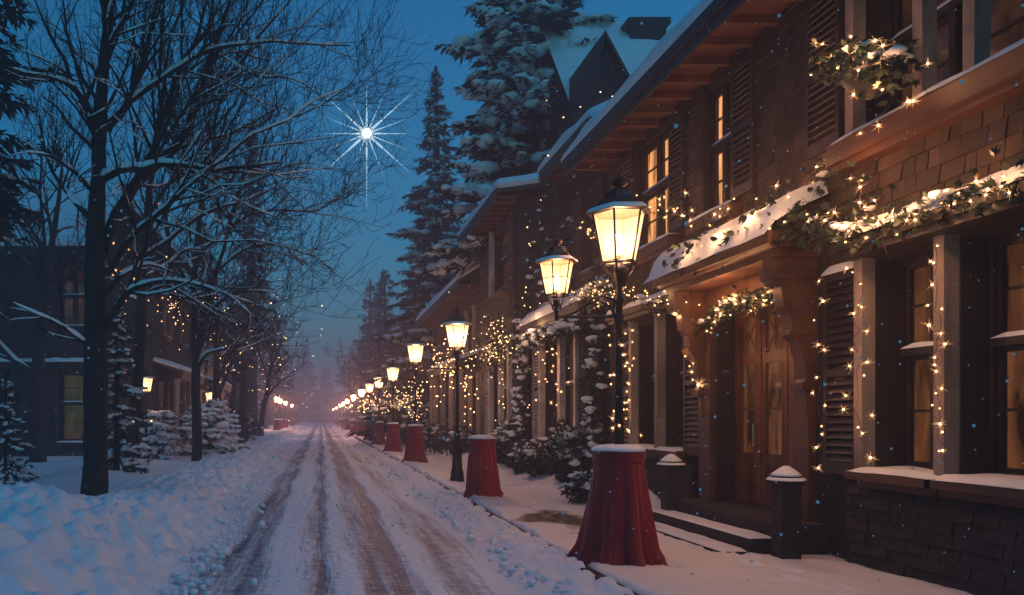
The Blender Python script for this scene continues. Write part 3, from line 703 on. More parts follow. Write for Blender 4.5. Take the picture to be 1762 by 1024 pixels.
# ---- house 2: low wing with the shuttered window and an upper block
H2=thing('house',(8,18,0),'dark house second on the right, its low wing carrying one shuttered window','house')
F=RF(5.4)
o2=[(16.95,19.62,1.08,3.34)]
wall(H2,F,15.3,21.2,-.1,4.3,o2,'bluewall',.3)
st=MB(F); st.box(15.3,21.2,.002,.06,-.1,.95); st.build('foundation','stone',H2)
window(H2,F,*o2[0],'pane_dark',posts=[po(19.66,1.08,3.40,.2),po(18.05,1.08,3.40,.2),po(16.92,1.08,3.38,.14)],rec=.3,sill=.22,cases=3,seed=22,postmat='paleframe')
l=MB(F); l.box(16.85,19.78,.0,.15,3.46,3.66); l.build('lintel','paleframe',H2)
shutter(H2,F,16.18,16.8,1.05,3.36,seed=3); shutter(H2,F,19.85,20.5,1.05,3.36,seed=3,material='paleframe')
eave_roof(H2,F,15.4,19.9,.46,3.52,.9,.5,.20,14,rafters=False)
F=RF(5.72); o2=[(16.9,17.6,4.7,6.4)]
wall(H2,F,15.3,18.3,3.0,7.1,o2,'bluewall',.25,name='upper_wall'); window(H2,F,*o2[0],'pane_dark',cases=1,seed=24,rec=.2); shutter(H2,F,17.65,18.2,4.72,6.4); shutter(H2,F,16.3,16.85,4.72,6.4)
house_shell(H2,5.73,10,15.31,18.29,2.5,7.1,'bluewall'); house_shell(H2,5.41,10,15.31,21.19,-.1,4.3,'bluewall',False)
eave_roof(H2,F,15.2,18.55,.68,6.9,2.85,.30,.26,15)
FB=Frame((10,0,0),(0,1,0),(1,0,0)); eave_roof(H2,FB,15.2,18.55,.4,6.9,2.5,.30,.16,15,rafters=False)
m=MB(); m.quad((5.3,18.3,4.31),(10,18.3,4.6),(10,21.3,4.6),(5.3,21.3,4.31)); m.build('wing_roof','snow',H2)

# ---- house 3: shingled corner
H3=thing('house',(8,23.5,0),'third house on the right, shingled front thick with string lights','house')
F=RF(5.1); o3=[(21.75,24.0,1.08,3.42),(22.05,23.9,5.1,6.95)]
wall(H3,F,21.25,26.0,-.1,7.4,o3,'wall',.3); shingles(H3,F,21.26,25.99,.3,7.3,[(a-.02,b+.02,c-.14,d+.05) for a,b,c,d in o3],9,.2,.26)
window(H3,F,*o3[0],'pane_dim',posts=[po(24.08,1.08,3.5,.2),po(22.75,1.08,3.5,.2),po(21.65,1.08,3.5,.2)],rec=.28,sill=.2,cases=2,seed=33,postmat='paleframe')
window(H3,F,*o3[1],'pane_dark',posts=[po(23.98,5.1,7.0,.18)],rec=.25,sill=.22,cases=2,seed=35,postmat='paleframe')
shutter(H3,F,24.25,24.9,1.05,3.45,material='post'); shutter(H3,F,21.32,21.95,5.05,6.98); shutter(H3,F,24.15,24.75,5.05,6.98)
ledge(H3,F,21.3,25.2,.25,3.62,'post',.1,36)
house_shell(H3,5.11,10.5,21.26,25.99,-.1,7.4,'bluewall')
eave_roof(H3,F,20.8,26.5,.58,7.15,3.25,.14,.30,37,overhang=.56)
FB=Frame((10.5,0,0),(0,1,0),(1,0,0)); eave_roof(H3,FB,20.8,26.5,.5,7.15,3.2,.14,.18,38,rafters=False)

# ---- house 4: hazier one with a porch
H4=thing('house',(8.5,34,0),'fourth house on the right, hazy, low eave and slim porch posts','house')
F=RF(5.7); o4=[(29.2,30.6,.9,3.1),(32,33.6,.9,3.1),(35.5,37,.9,3.1),(30,31.4,4.0,5.6),(34,35.4,4.0,5.6)]
wall(H4,F,28.3,40,-.1,6.3,o4,'wall',.3)
for i,o in enumerate(o4): window(H4,F,*o,'pane_bright' if i in(0,) else 'pane_dim',posts=[po(o[0]-.1,o[2],o[3]+.05,.16),po(o[1]+.1,o[2],o[3]+.05,.16)],rec=.25,cases=2,seed=50+i)
eave_roof(H4,F,27.9,40.4,.92,6.05,3.4,.62,.30,41,overhang=.85)
FB=Frame((10.6,0,0),(0,1,0),(1,0,0)); eave_roof(H4,FB,27.9,40.4,.5,6.05,2.9,.62,.18,42,rafters=False)
house_shell(H4,5.71,10.6,28.31,39.99,-.1,6.3,'bluewall')
eave_roof(H4,F,28.6,36.5,.85,3.35,.85,.30,.14,43,rafters=False)
for u in (28.9,30.9,33.0,35.0,36.4):
    p=MB(F); p.box(u-.07,u+.07,.68,.82,.1,3.34); p.box(u-.10,u+.10,.66,.84,3.2,3.338); p.box(u-.10,u+.10,.66,.84,.1,.3); p.build('porch_post','post',H4)

# ---- tall gabled house behind the near one
H5=thing('house',(9.5,26,0),'tall dark gabled house behind with a broad steep snowy roof','house')
m=MB(); m.box(7.3,14.5,22.6,30,0,9.2); m.build('wall','bluewall',H5)
m=MB()
# main roof: ridge runs across the view
y0,y1,ze,zr,yr=22.0,30.4,8.9,14.1,26.3
m.face([(7.2,y0,ze),(15,y0,ze),(15,yr,zr),(7.2,yr,zr)]); m.face([(7.2,y1,ze),(15,y1,ze),(15,yr,zr),(7.2,yr,zr)]); m.face([(7.2,y0,ze),(7.2,yr,zr),(7.2,y1,ze)]); m.face([(15,y0,ze),(15,yr,zr),(15,y1,ze)])
ro=m.build('roof','dark',H5)
def tilted_snow(name,corners,h,seed,parent,nu=26,nv=18):
    "lumpy snow sheet on a four cornered roof plane a,b (eave) c,d (ridge)"
    a,b,c,d=[Vector(p) for p in corners]; s=MB(); nrm=(b-a).cross(d-a).normalized(); 
    if nrm.z<0: nrm=-nrm
    for i in range(nu+1):
        for j in range(nv+1):
            u=i/nu; v=j/nv; p=(a*(1-u)+b*u)*(1-v)+(d*(1-u)+c*u)*v
            e=min(1,min(u,1-u)*8+.15,min(v*8+.1,1)); hh=h*e*(.7+.7*float(vnoise(np.array([p.x*.9+seed]),np.array([p.y*.9+p.z]),4)[0]))
            if i in(0,nu) or j==0: hh=-.03
            q=p+nrm*hh; s.v.append(tuple(q))
    for i in range(nu):
        for j in range(nv): x=i*(nv+1)+j; s.f.append((x,x+1,x+nv+2,x+nv+1)); s.mi.append(0)
    return s.build(name,'snow',parent,True)
tilted_snow('roof_snow',[(7.15,y0-.1,ze),(15.1,y0-.1,ze),(15.1,yr,zr+.1),(7.15,yr,zr+.1)],.22,3,ro)
# gable dormer facing the camera
g=MB(); px,pz=7.35,11.6
g.face([(6.85,21.3,9.2),(8.15,21.3,9.2),(8.15,21.3,10.1),(px,21.3,pz-.15),(6.85,21.3,9.3)]); g.quad((6.85,21.3,9.2),(6.85,24,9.2),(6.85,24,9.3),(6.85,21.3,9.3)); g.quad((8.15,21.3,9.2),(8.15,24,9.2),(8.15,24,10.1),(8.15,21.3,10.1))
g.box(6.85,8.15,21.32,22.6,0,9.2)
g.build('gable_wall','bluewall',H5)
def slab(name,a,b,c,d,t,mm,parent):
    s=MB(); dn=Vector((0,0,-t)); A=[Vector(p) for p in (a,b,c,d)]; B=[p+dn for p in A]; s.face(A); s.face(B)
    for i in range(4): s.face([A[i],A[(i+1)%4],B[(i+1)%4],B[i]])
    return s.build(name,mm,parent)
g1=slab('gable_roof',(6.72,21.0,8.75),(px,21.0,pz),(px,25.4,pz),(6.72,23.0,8.75),.14,'dark',H5)
g2=slab('gable_roof',(8.35,21.0,9.75),(px,21.0,pz),(px,25.4,pz),(8.35,23.0,9.75),.14,'dark',H5)
tilted_snow('gable_snow',[(8.38,21.05,9.76),(8.38,23.0,9.76),(px,25.3,pz+.03),(px,21.05,pz+.03)],.14,7,g2,12,12)
c=MB(); c.box(9.6,10.7,25.2,26.2,12.0,13.75); c.box(9.5,10.8,25.1,26.3,13.75,13.95); c.box(9.75,10.0,25.5,25.8,13.95,14.15).box(10.25,10.5,25.5,25.8,13.95,14.15); c.build('chimney','stone',H5)

# ---- left houses
L1=thing('house',(-9,32,0),'dark blue grey house on the left behind the big bare tree','house')
FC=CF(28.0)
oc=[(-8.98,-8.0,4.75,6.85),(-9.0,-8.1,.75,3.15),(-14.5,-13.4,4.75,6.85),(-14.5,-13.4,.75,3.15),(-12,-11,.75,3.15)]
wall(L1,FC,-17,-5.8,-.1,7.3,oc,'bluewall',.25)
window(L1,FC,*oc[0],'pane_dim2',rec=.2,seed=61,cases=2,rail=.5,fr='shutter'); window(L1,FC,*oc[1],'pane_dim2',rec=.2,seed=62,cases=1,posts=[po(-9.05,.75,3.2,.12),po(-8.0,.75,3.2,.12)],fr='shutter',postmat='shutter')
for o in oc[2:]: window(L1,FC,*o,'pane_dark',rec=.2,seed=63,fr='shutter')
ledge(L1,FC,-17,-7.3,.35,3.50,'dark',.12,64)
ob=[(29.3,30.3,.8,2.8),(31.4,32.4,.8,2.8),(34.2,35.2,.8,2.9),(30,31,4.6,6.2),(33.5,34.5,4.6,6.2)]
FL=LF(-5.8); wall(L1,FL,28,37,-.1,7.0,ob,'wall',.25,name='street_wall')
for i,o in enumerate(ob): window(L1,FL,*o,'pane_bright' if i in(1,2) else 'pane_dim',rec=.2,seed=66+i,cases=2,posts=[po(o[0]-.08,o[2],o[3]+.05),po(o[1]+.08,o[2],o[3]+.05)])
eave_roof(L1,FL,28.2,33.4,.95,2.95,.95,.32,.16,70,rafters=False)
for u in (28.4,30.8,33.1):
    p=MB(FL); p.box(u-.07,u+.07,.72,.86,.1,2.94); p.box(u-.1,u+.1,.69,.89,2.8,2.938); p.box(u-.1,u+.1,.69,.89,.1,.3); p.build('porch_post','post',L1)
m=MB(); m.quad((-17,37,0),(-5.8,37,0),(-5.8,37,7),(-17,37,7)); m.quad((-17,28,0),(-17,37,0),(-17,37,7.3),(-17,28,7.3)); m.face([(-8.1,27.95,6.8),(-4.7,27.95,6.8),(-6.3,27.95,8.35)]); m.build('end_wall','bluewall',L1)
FC2=CF(28); eave_roof(L1,FC2,-17.4,-7.6,.45,7.1,5.0,.62,.2,71,rafters=False); 
FC3=Frame((0,37,0),(1,0,0),(0,1,0)); eave_roof(L1,FC3,-17.4,-7.6,.45,7.1,5.0,.62,.2,72,rafters=False)
g1=slab('gable_roof',(-8.6,27.4,6.45),(-6.3,27.4,8.62),(-6.3,37.4,8.62),(-8.6,37.4,6.45),.16,'dark',L1); g2=slab('gable_roof',(-4.5,27.4,6.80),(-6.3,27.4,8.62),(-6.3,37.4,8.62),(-4.5,37.4,6.80),.16,'dark',L1)
tilted_snow('gable_snow',[(-8.65,27.35,6.45),(-8.65,37.4,6.45),(-6.3,37.4,8.64),(-6.3,27.35,8.64)],.16,8,g1); tilted_snow('gable_snow',[(-4.42,27.35,6.76),(-4.42,37.4,6.76),(-6.3,37.4,8.64),(-6.3,27.35,8.64)],.16,9,g2)
L2=thing('house',(-9,44,0),'farther left house with a warm lit corner beyond the bare trees','house')
FC=CF(40.0); oc=[(-7.6,-6.8,3.5,5.2),(-7.6,-6.7,.9,2.9)]
wall(L2,FC,-14,-6.0,-.1,6.2,oc,'bluewall',.2)
for o in oc: window(L2,FC,*o,'pane_bright',rec=.15,seed=75)
FL=LF(-6.0); ob=[(41,42.2,.9,2.9),(44.5,45.7,.9,2.9),(48,49.2,.9,2.9),(42,43.2,3.8,5.2),(47,48.2,3.8,5.2)]
wall(L2,FL,40,52,-.1,6.2,ob,'trim',.2,name='street_wall')
for i,o in enumerate(ob): window(L2,FL,*o,'pane_bright',rec=.15,seed=77+i)
eave_roof(L2,FL,39.6,52.4,.6,6.0,4.4,.6,.2,78); eave_roof(L2,FL,40.2,46,.9,3.05,.9,.3,.14,79,rafters=False)
m=MB(); m.quad((-14,52,0),(-6,52,0),(-6,52,6.2),(-14,52,6.2)); m.quad((-14,40,0),(-14,52,0),(-14,52,6.2),(-14,40,6.2)); m.face([(-14,40,6.2),(-6,40,6.2),(-10,40,8.6)]); m.face([(-14,52,6.2),(-6,52,6.2),(-10,52,8.6)]); m.build('end_wall','bluewall',L2)
FB=Frame((-14,0,0),(0,1,0),(-1,0,0)); eave_roof(L2,FB,39.6,52.4,.6,6.0,4.4,.6,.2,80,rafters=False)

# ------------------------------------------------------------------ bare trees
def tree_snow(m,pts,rad,rng,thr=.5,minr=.004,k=1.0):
    "snow lying along the upper side of a limb"
    run=[]
    def flush():
        if len(run)>=2:
            P_=[p for p,_ in run]; R_=[r for _,r in run]; R_[0]*=.3; R_[-1]*=.3; m.tube(P_,R_,5)
        run.clear()
    for i in range(len(pts)-1):
        d=(pts[i+1]-pts[i]); 
        hz=1-abs(d.normalized().z) if d.length>0 else 0
        if hz>thr and rad[i]>minr and rng.random()<.93:
            if not run: run.append((pts[i]+Vector((0,0,rad[i]*.55)),rad[i]*.75*k+.006))
            run.append((pts[i+1]+Vector((0,0,rad[i+1]*.6+.004)),(rad[i+1]*.72*k+.007)*rng.uniform(.75,1.3)))
        else: flush()
    flush()
def limb_path(rng,p,d,L,n,wob,up):
    pts=[Vector(p)]; d=Vector(d).normalized()
    for i in range(n):
        d=(d+Vector((rng.gauss(0,wob),rng.gauss(0,wob),rng.gauss(0,wob)+up))).normalized(); pts.append(pts[-1]+d*(L/n))
    return pts
def spawn(B,T,S,rng,pts,rad,lvl,cfg,start=.15):
    "children along a limb; B trunk/limb mesh, T twig mesh, S snow mesh"
    n=len(pts)-1; tot=sum((pts[i+1]-pts[i]).length for i in range(n))
    if lvl>=cfg['levels']: return
    cnt=max(2,int(tot*cfg['dens'][lvl]*rng.uniform(.85,1.15)))
    for k in range(cnt):
        t=start+(1-start)*(k+rng.random())/cnt; x=min(t*n,n-1e-3); i=int(x); f=x-i
        p=pts[i].lerp(pts[i+1],f); r0=rad[i]+(rad[i+1]-rad[i])*f; ax=(pts[i+1]-pts[i]).normalized()
        side=ax.cross(Vector((rng.gauss(0,1),rng.gauss(0,1),rng.gauss(0,.6)))).normalized()
        ang=rng.uniform(.5,1.0); d=(ax*math.cos(ang)+side*math.sin(ang)); d.z+=cfg.get('lift',.12)
        L=min(cfg['len'][lvl]*rng.uniform(.5,1.2), tot*.8)*(1-.45*t)
        r=max(cfg['rmin'],min(r0*.62,cfg['rad'][lvl]*rng.uniform(.7,1.1)))
        ns=4 if lvl<cfg['levels']-1 else 3
        q=limb_path(rng,p,d,L,ns,.20,cfg.get('up',.06)); rr=[r*(1-.75*j/ns) for j in range(ns+1)]; rr=[max(z,cfg['rmin']*.7) for z in rr]
        (B if r>.012 else T).tube(q,rr,5 if r>.02 else 3)
        if S is not None and r>cfg.get('snowr',.006): tree_snow(S,q,rr,rng,.35,cfg.get('snowr',.006)*.8)
        spawn(B,T,S,rng,q,rr,lvl+1,cfg,.12)
def px_limb(spec,d0,rng,sub=3):
    "limb guided by points measured on the photograph, each (px,py,width_px,distance offset)"
    P0=[]; R0=[]
    for px,py,w,dd in spec: P0.append(P(px,py,d0+dd)); R0.append(w/2/FPX*(d0+dd))
    pts=[];rad=[]
    for i in range(len(P0)-1):
        for j in range(sub):
            f=j/sub; a=P0[max(i-1,0)];b=P0[i];c=P0[i+1];e=P0[min(i+2,len(P0)-1)]
            q=.5*((2*b)+(c-a)*f+(2*a-5*b+4*c-e)*f*f+(3*b-a-3*c+e)*f**3)
            L=(c-b).length; q=q+Vector((rng.gauss(0,.012*L),rng.gauss(0,.03*L),rng.gauss(0,.012*L))) if j else q
            pts.append(q); rad.append(R0[i]+(R0[i+1]-R0[i])*f)
    pts.append(P0[-1]); rad.append(R0[-1]); return pts,rad
def guided_tree(name,base,label,group,d0,trunks,limbs,cfg,seed):
    rng=random.Random(seed); t=thing(name,base,label,'tree',group)
    B=MB();T=MB();S=MB()
    TR=MB()
    for sp in trunks:
        pts,rad=px_limb(sp,d0,rng); 
        rad=[r*rng.uniform(.93,1.07) for r in rad]; TR.tube(pts,rad,12)
        m=len(pts)//2
        spawn(B,T,S,rng,pts[m:],rad[m:],0,cfg,.1)
    for sp in limbs:
        pts,rad=px_limb(sp,d0,rng); TR.tube(pts,rad,7)
        tree_snow(S,pts,rad,rng,.30,.008,1.4)
        spawn(B,T,S,rng,pts,rad,0,cfg,.12)
    TR.build('trunk','bark',t,True)
    B.build('limbs','bark',t,True); T.build('twigs','twig',t); S.build('snow','snow',t,True)
    return t
cfg1=dict(levels=4,dens=[3.5,4.4,5.2,4],len=[2.7,1.35,.7,.35],rad=[.042,.019,.009,.005],rmin=.0042,snowr=.009,up=.07,lift=.16)
cfg1['levels']=3
T1=[[(161,905,58,0),(160,862,50,0),(164,760,42,0),(166,640,40,.02),(164,540,38,.04),(164,438,36,.05),(167,350,30,.05),(170,274,25,.1),(172,216,24,.1),(177,138,20,.1),(185,56,18,.2),(195,-30,14,.3),(212,-140,9,.4)]]
L_1=[
[(185,223,16,.1),(220,177,13,.3),(243,110,10,.5),(259,56,8,.6),(280,-30,5,.8)],
[(220,177,11,.3),(271,141,9,.3),(310,114,8,.2),(372,83,7,0),(436,74,5,-.2),(538,76,3.5,-.4),(603,79,2,-.5)],
[(158,212,13,.1),(138,165,11,0),(107,138,9,-.2),(72,134,7,-.3),(20,118,4,-.5)],
[(122,141,8,0),(111,102,7,-.2),(87,63,5,-.3),(60,0,3,-.5)],
[(172,312,17,.05),(208,292,13,-.1),(247,290,12,-.3),(279,282,11,-.5),(333,286,9,-.8),(372,292,7,-1.0),(458,282,5,-1.3),(484,279,3,-1.4)],
[(318,286,6,-.7),(365,310,5,-.9),(411,347,3.5,-1.1),(470,372,2,-1.2)],
[(176,428,24,.1),(216,345,20,.5),(244,306,19,.8),(279,274,16,1.0),(314,235,13,1.3),(333,188,11,1.5),(353,134,9,1.8),(376,63,7,2.0),(400,-20,4,2.2)],
[(326,205,9,1.4),(361,157,8,1.2),(411,115,6,1.0),(450,56,5,.8),(500,0,3,.6)],
[(264,288,10,.9),(271,235,10,1.3),(294,165,9,1.7),(314,110,8,2.0),(341,60,6,2.2),(360,-20,4,2.4)],
[(185,470,13,.1),(232,403,10,-.3),(263,376,9,-.6),(294,349,8,-.9),(333,313,6,-1.2),(384,274,5.5,-1.5),(434,231,5,-1.7),(487,211,4,-1.9),(535,176,3,-2.1),(593,152,1.6,-2.2)],
[(178,565,15,.05),(216,509,11,-.3),(247,490,9,-.5),(302,483,6,-.8),(356,494,4.5,-1.0),(405,516,3,-1.2),(450,560,1.8,-1.3)],
[(180,505,10,.05),(215,470,8,.3),(255,455,6,.5),(300,470,3,.8)],
[(158,600,9,0),(111,564,7,-.3),(72,544,5,-.5),(20,520,3,-.7)],
[(152,372,11,0),(119,336,8,.3),(91,297,6,.5),(76,251,4.5,.7),(68,200,3,.9)],
[(156,325,9,0),(130,297,7,-.4),(90,270,5,-.8),(40,262,3,-1.)],
[(178,90,9,.1),(215,30,7,-.3),(260,-60,4,-.6)],
[(380,95,4,0),(440,130,3.5,-.2),(500,135,2.6,-.4),(560,170,1.8,-.5)],
]
guided_tree('bare_tree',P(160,862,13.3),'biggest bare tree, thick black trunk in the left snowbank with snow on its limbs','bare trees along the left of the road',13.3,T1,L_1,cfg1,3)
cfg2=dict(levels=3,dens=[2.2,3.0,3.8],len=[2.4,1.3,.7],rad=[.04,.02,.010],rmin=.0065,snowr=.010,up=.07,lift=.14)
T2=[[(218,850,30,0),(222,815,26,0),(234,700,21,0),(240,600,19,0),(243,520,18,0),(247,455,16,.1),(251,380,13,.3),(262,300,10,.6),(270,220,8,.8),(285,120,5,1)]]
L_2=[[(250,440,10,0),(294,411,8,-.5),(333,380,7,-.8),(372,360,6,-1.0),(431,341,4.5,-1.3),(475,322,3,-1.5)],
[(243,520,9,0),(215,500,7,.4),(190,450,5,.8),(170,400,3,1.2)],[(252,370,8,.3),(300,300,6,.8),(330,220,5,1.3),(345,150,3,1.8)],[(246,480,8,.1),(290,455,6,-.6),(320,430,5,-1),(352,428,3,-1.5)]]
guided_tree('bare_tree',P(222,815,19.2),'slim leaning bare tree just right of the biggest trunk on the left','bare trees along the left of the road',19.2,T2,L_2,cfg2,5)
T3=[[(338,830,20,0),(338,798,18,0),(338,700,16,0),(337,620,15,0),(335,560,12,.1),(334,500,10,.2),(338,430,9,.3),(345,350,7,.5),(355,260,5,.7),(360,190,3,.9)],[(338,610,12,0),(350,560,10,-.2),(362,500,8,-.5),(385,430,6.5,-.8),(405,350,5,-1),(430,270,3.5,-1.2)]]
L_3=[[(341,632,8,0),(357,608,6.5,-.5),(388,601,4,-1.0)],[(340,590,8,0),(349,556,7,-.5),(380,517,5.5,-1),(411,505,4.5,-1.4),(458,501,3,-1.8),(500,520,1.8,-2)],
[(342,440,7,.3),(372,410,6,-.3),(420,375,5,-.9),(470,361,4.5,-1.5),(535,364,3.5,-2),(573,347,2.8,-2.3),(620,317,1.6,-2.5)],
[(372,470,6,-.5),(420,430,5,-.9),(470,420,4,-1.2),(540,440,2.5,-1.6),(575,470,1.5,-1.8)],[(334,500,7,.2),(300,450,5.5,.8),(285,390,4,1.2),(280,320,3,1.6)],[(405,350,4,-1),(460,300,3.2,-1.3),(520,280,2.4,-1.6),(590,295,1.5,-1.8)]]
cfg3=dict(levels=3,dens=[3.0,3.8,4.2],len=[2.7,1.3,.75],rad=[.04,.02,.012],rmin=.0085,snowr=.012,up=.07,lift=.14)
guided_tree('bare_tree',P(338,798,23.9),'straight bare tree standing left of the road before the snowy firs','bare trees along the left of the road',23.9,T3,L_3,cfg3,7)

def bare_tree(x,y,z,H,R,seed,label,group,rmin=.012,dens=(1.5,1.9,2.2),lean=0.,snow=True,forks=5):
    rng=random.Random(seed); t=thing('bare_tree',(x,y,z),label,'tree',group); TR=MB();B=MB();T=MB();S=MB() if snow else None
    pts=limb_path(rng,(x,y,z-.3),(lean,0,1),H*.8,10,.05,.05); r0=.02*H; rad=[r0*(1.15-.95*i/10) for i in range(11)]; TR.tube(pts,rad,8)
    cfg=dict(levels=3,dens=list(dens),len=[R*.75,R*.42,R*.24],rad=[.010*H,.0045*H,.002*H],rmin=rmin,snowr=rmin*1.2,up=.08,lift=.18)
    for k in range(forks):
        i=3+int(k*6/forks); a=rng.uniform(0,6.28); el=rng.uniform(.5,1.0)
        d=(math.cos(a)*math.cos(el),math.sin(a)*math.cos(el),math.sin(el)); L=R*rng.uniform(.9,1.25)*(1.1-.05*i)
        q=limb_path(rng,pts[i],d,L,6,.14,.05); rr=[rad[i]*.55*(1-.8*j/6) for j in range(7)]; TR.tube(q,rr,6)
        if S is not None: tree_snow(S,q,rr,rng,.3,.01)
        spawn(B,T,S,rng,q,rr,0,cfg,.15)
    spawn(B,T,S,rng,pts[4:],rad[4:],0,cfg,.1)
    TR.build('trunk','bark',t,True); B.v and B.build('limbs','bark',t,True); T.v and T.build('twigs','twig',t)
    if S is not None and S.v: S.build('snow','snow',t,True)
    return t
G='bare trees along the left of the road'
for a in ((-4.3,33,.3,9.5,4.2,21,'bare tree behind the snowy firs on the left, fourth trunk from the camera',G,.012),
 (-4.0,41,.3,10,4.4,22,'bare tree left of the road at mid distance, its branches strung with small lights',G,.014),
 (-5.4,48,.3,11,4.8,23,'bare tree set back a little on the left, sixth trunk from the camera',G,.018),
 (-4.2,57,.3,10.5,4.4,24,'seventh bare tree from the camera on the left, just before the first left lamp',G,.02),
 (-8.5,24.5,.3,12,5.0,25,'bare tree crowding behind the biggest trunk, rooted close before the left house',G,.012),
 (-12.5,40,.3,14,6,26,'tall bare tree rising behind the roof of the left house',G,.018),
 (-7.0,70,.3,12,5,27,'hazy bare tree far on the left beyond the second house',G,.024),
 (-6.4,95,.3,13,5,28,'faint bare tree on the left beside the far left lamps',G,.03)):
    bare_tree(*a)
GR='bare trees on the right beyond the houses'
for a in ((7.2,50,.3,11,4.6,31,'bare tree on the right beyond the fourth house',GR,.018),
 (7.6,40.8,.5,15.5,4.6,32,'tall thin bare tree whose twigs show beside the pointed spruce',GR,.016),
 (5.6,66,.3,11,4.6,33,'hazy bare tree on the right behind the sixth lamp',GR,.024),
 (5.8,88,.3,12,5,34,'faint bare tree far on the right',GR,.03)):
    bare_tree(*a)

# ------------------------------------------------------------------ firs
def kite(m,p,d,L,w,n):
    s_=d.cross(n); 
    if s_.length<1e-4: return
    s_.normalize(); b=len(m.v)
    m.v+= [tuple(p),tuple(p+d*L*.4+s_*w),tuple(p+d*L),tuple(p+d*L*.4-s_*w)]; m.f.append((b,b+1,b+2,b+3)); m.mi.append(m.m)
def snow_pad(m,pts,wid,h,rng):
    "lumpy tapered pad following a drooping bough"
    n=len(pts); b=len(m.v); K=5
    for i,p in enumerate(pts):
        t=(pts[min(i+1,n-1)]-pts[max(i-1,0)]); t.z=0
        if t.length<1e-5: t=Vector((1,0,0))
        t.normalize(); s_=Vector((-t.y,t.x,0)); e=math.sin(PI*(i+.35)/(n-.3))**.6
        for j in range(K):
            x=(j/(K-1)-.5)*2; zz=h*e*(1-x*x)*rng.uniform(.7,1.3)-(abs(x)**2)*wid[i]*.38
            m.v.append(tuple(p+s_*x*wid[i]*e*rng.uniform(.72,1.28)+t*rng.uniform(-.1,.1)*wid[i]+Vector((0,0,zz))))
    for i in range(n-1):
        for j in range(K-1): x=b+i*K+j; m.f.append((x,x+1,x+K+1,x+K)); m.mi.append(m.m)
def fir(x,y,z,H,R,seed,label,group,snow=.6,gap=.42,nb=7,twig=1.0,name='fir_tree',top=.0,bare_top=False,clear=.05,spw=1.0,powr=.85,fine=1.0,padw=1.0):
    rng=random.Random(seed); t=thing(name,(x,y,z),label,'tree',group); TR=MB();C=MB();S=MB()
    TR.tube([(x,y,z-.3),(x+.05*rng.gauss(0,1),y,z+H*.5),(x,y,z+H)],[.022*H,.013*H,.004*H],9)
    h=H*clear
    while h<H*.985:
        u=h/H; rr=R*(1-u)**powr*(1+.16*math.sin(h*2.7+seed)); k=max(3,int(nb*(.5+.6*(1-u)))); a0=rng.uniform(0,6.28)
        for b_ in range(k):
            a=a0+2*PI*b_/k+rng.gauss(0,.25); L=max(.12,rr*rng.choice((.7,.85,.95,1.05,1.2))); hh=z+h+rng.gauss(0,gap*.3)
            dr=-.10-.32*(1-u)*rng.uniform(.6,1.3); pts=[]; c,s_=math.cos(a),math.sin(a); n=5
            for i in range(n+1):
                q=i/n; pts.append(Vector((x+c*L*q,y+s_*L*q,hh+L*(dr*1.5*q-dr*.7*q*q)+.05*rng.gauss(0,1)*q)))
            TR.tube([pts[0],pts[2],pts[5]],[.012+.006*L,.010,.004],3)
            ns=max(4,int(L/(.16*fine))); 
            for i in range(ns):
                q=(i+rng.random())/ns; q=.15+.85*q; j=min(int(q*n),n-1); p=pts[j].lerp(pts[j+1],q*n-j); ax=(pts[j+1]-pts[j]).normalized()
                sl=(.20+.34*L*(1-q)**.8*.55+.05)*twig
                for sg in (-1,1,rng.choice((-1,1))):
                    sd=Vector((-s_*sg,c*sg,0)); d=(ax*rng.uniform(.45,1.1)+sd*rng.uniform(.5,1.1)+Vector((0,0,rng.uniform(-.55,.05)))).normalized()
                    ln=sl*rng.uniform(.7,1.25); kite(C,p,d,ln,ln*rng.uniform(.13,.2),Vector((rng.gauss(0,.45),rng.gauss(0,.45),1)).normalized())
                    if rng.random()<.7:
                        d2=(d+Vector((rng.gauss(0,.35),rng.gauss(0,.35),rng.uniform(-.6,-.1)))).normalized(); kite(C,p+d*ln*.35,d2,ln*.75,ln*.11,Vector((rng.gauss(0,.5),rng.gauss(0,.5),1)).normalized())
            kite(C,pts[-1],(pts[-1]-pts[-2]).normalized(),.22*twig,.035*twig,Vector((0,0,1)))
            if rng.random()<snow:
                q0=rng.uniform(.25,.5); q1=rng.uniform(.85,1.0); pp=[]; ww=[]
                m_=5
                for i in range(m_):
                    q=q0+(q1-q0)*i/(m_-1); j=min(int(q*n),n-1); p=pts[j].lerp(pts[j+1],q*n-j); pp.append(p+Vector((0,0,.025)))
                    ww.append((.08+.13*L*(1-q*.75))*spw*padw*rng.uniform(.75,1.2))
                if fine>1: snow_pad(S,pp,ww,.07*padw+.02*L,rng)
                else:
                    for i in range(m_):
                        for _ in range(1 if i in (0,m_-1) else 2):
                            w_=ww[i]*rng.uniform(.5,.95); o_=rng.uniform(-.55,.55)*ww[i]; S.blob(pp[i]+Vector((-s_*o_,c*o_,-abs(o_)*.25+.01)),(w_*rng.uniform(.55,.9),w_*rng.uniform(.55,.9),w_*.34),rng,7,3,.22)
        h+=gap*(.55+.75*(1-u))*rng.uniform(.85,1.15)
    for i in range(14):
        a=rng.uniform(0,6.28); kite(C,Vector((x,y,z+H*(.93+.05*rng.random()))),Vector((math.cos(a)*.4,math.sin(a)*.4,.7)).normalized(),.35*twig,.04,Vector((0,0,1)))
    TR.build('trunk','bark',t,True); C.build('crown','needle',t); 
    if S.v: S.build('snow','snow',t,True)
    return t
GF='snow laden firs'
fir(6.85,26.9,.2,23,4.05,1,'huge snow laden fir towering over the right hand houses',GF,.95,.46,10,1.3,clear=.33,powr=.72,padw=2.3)
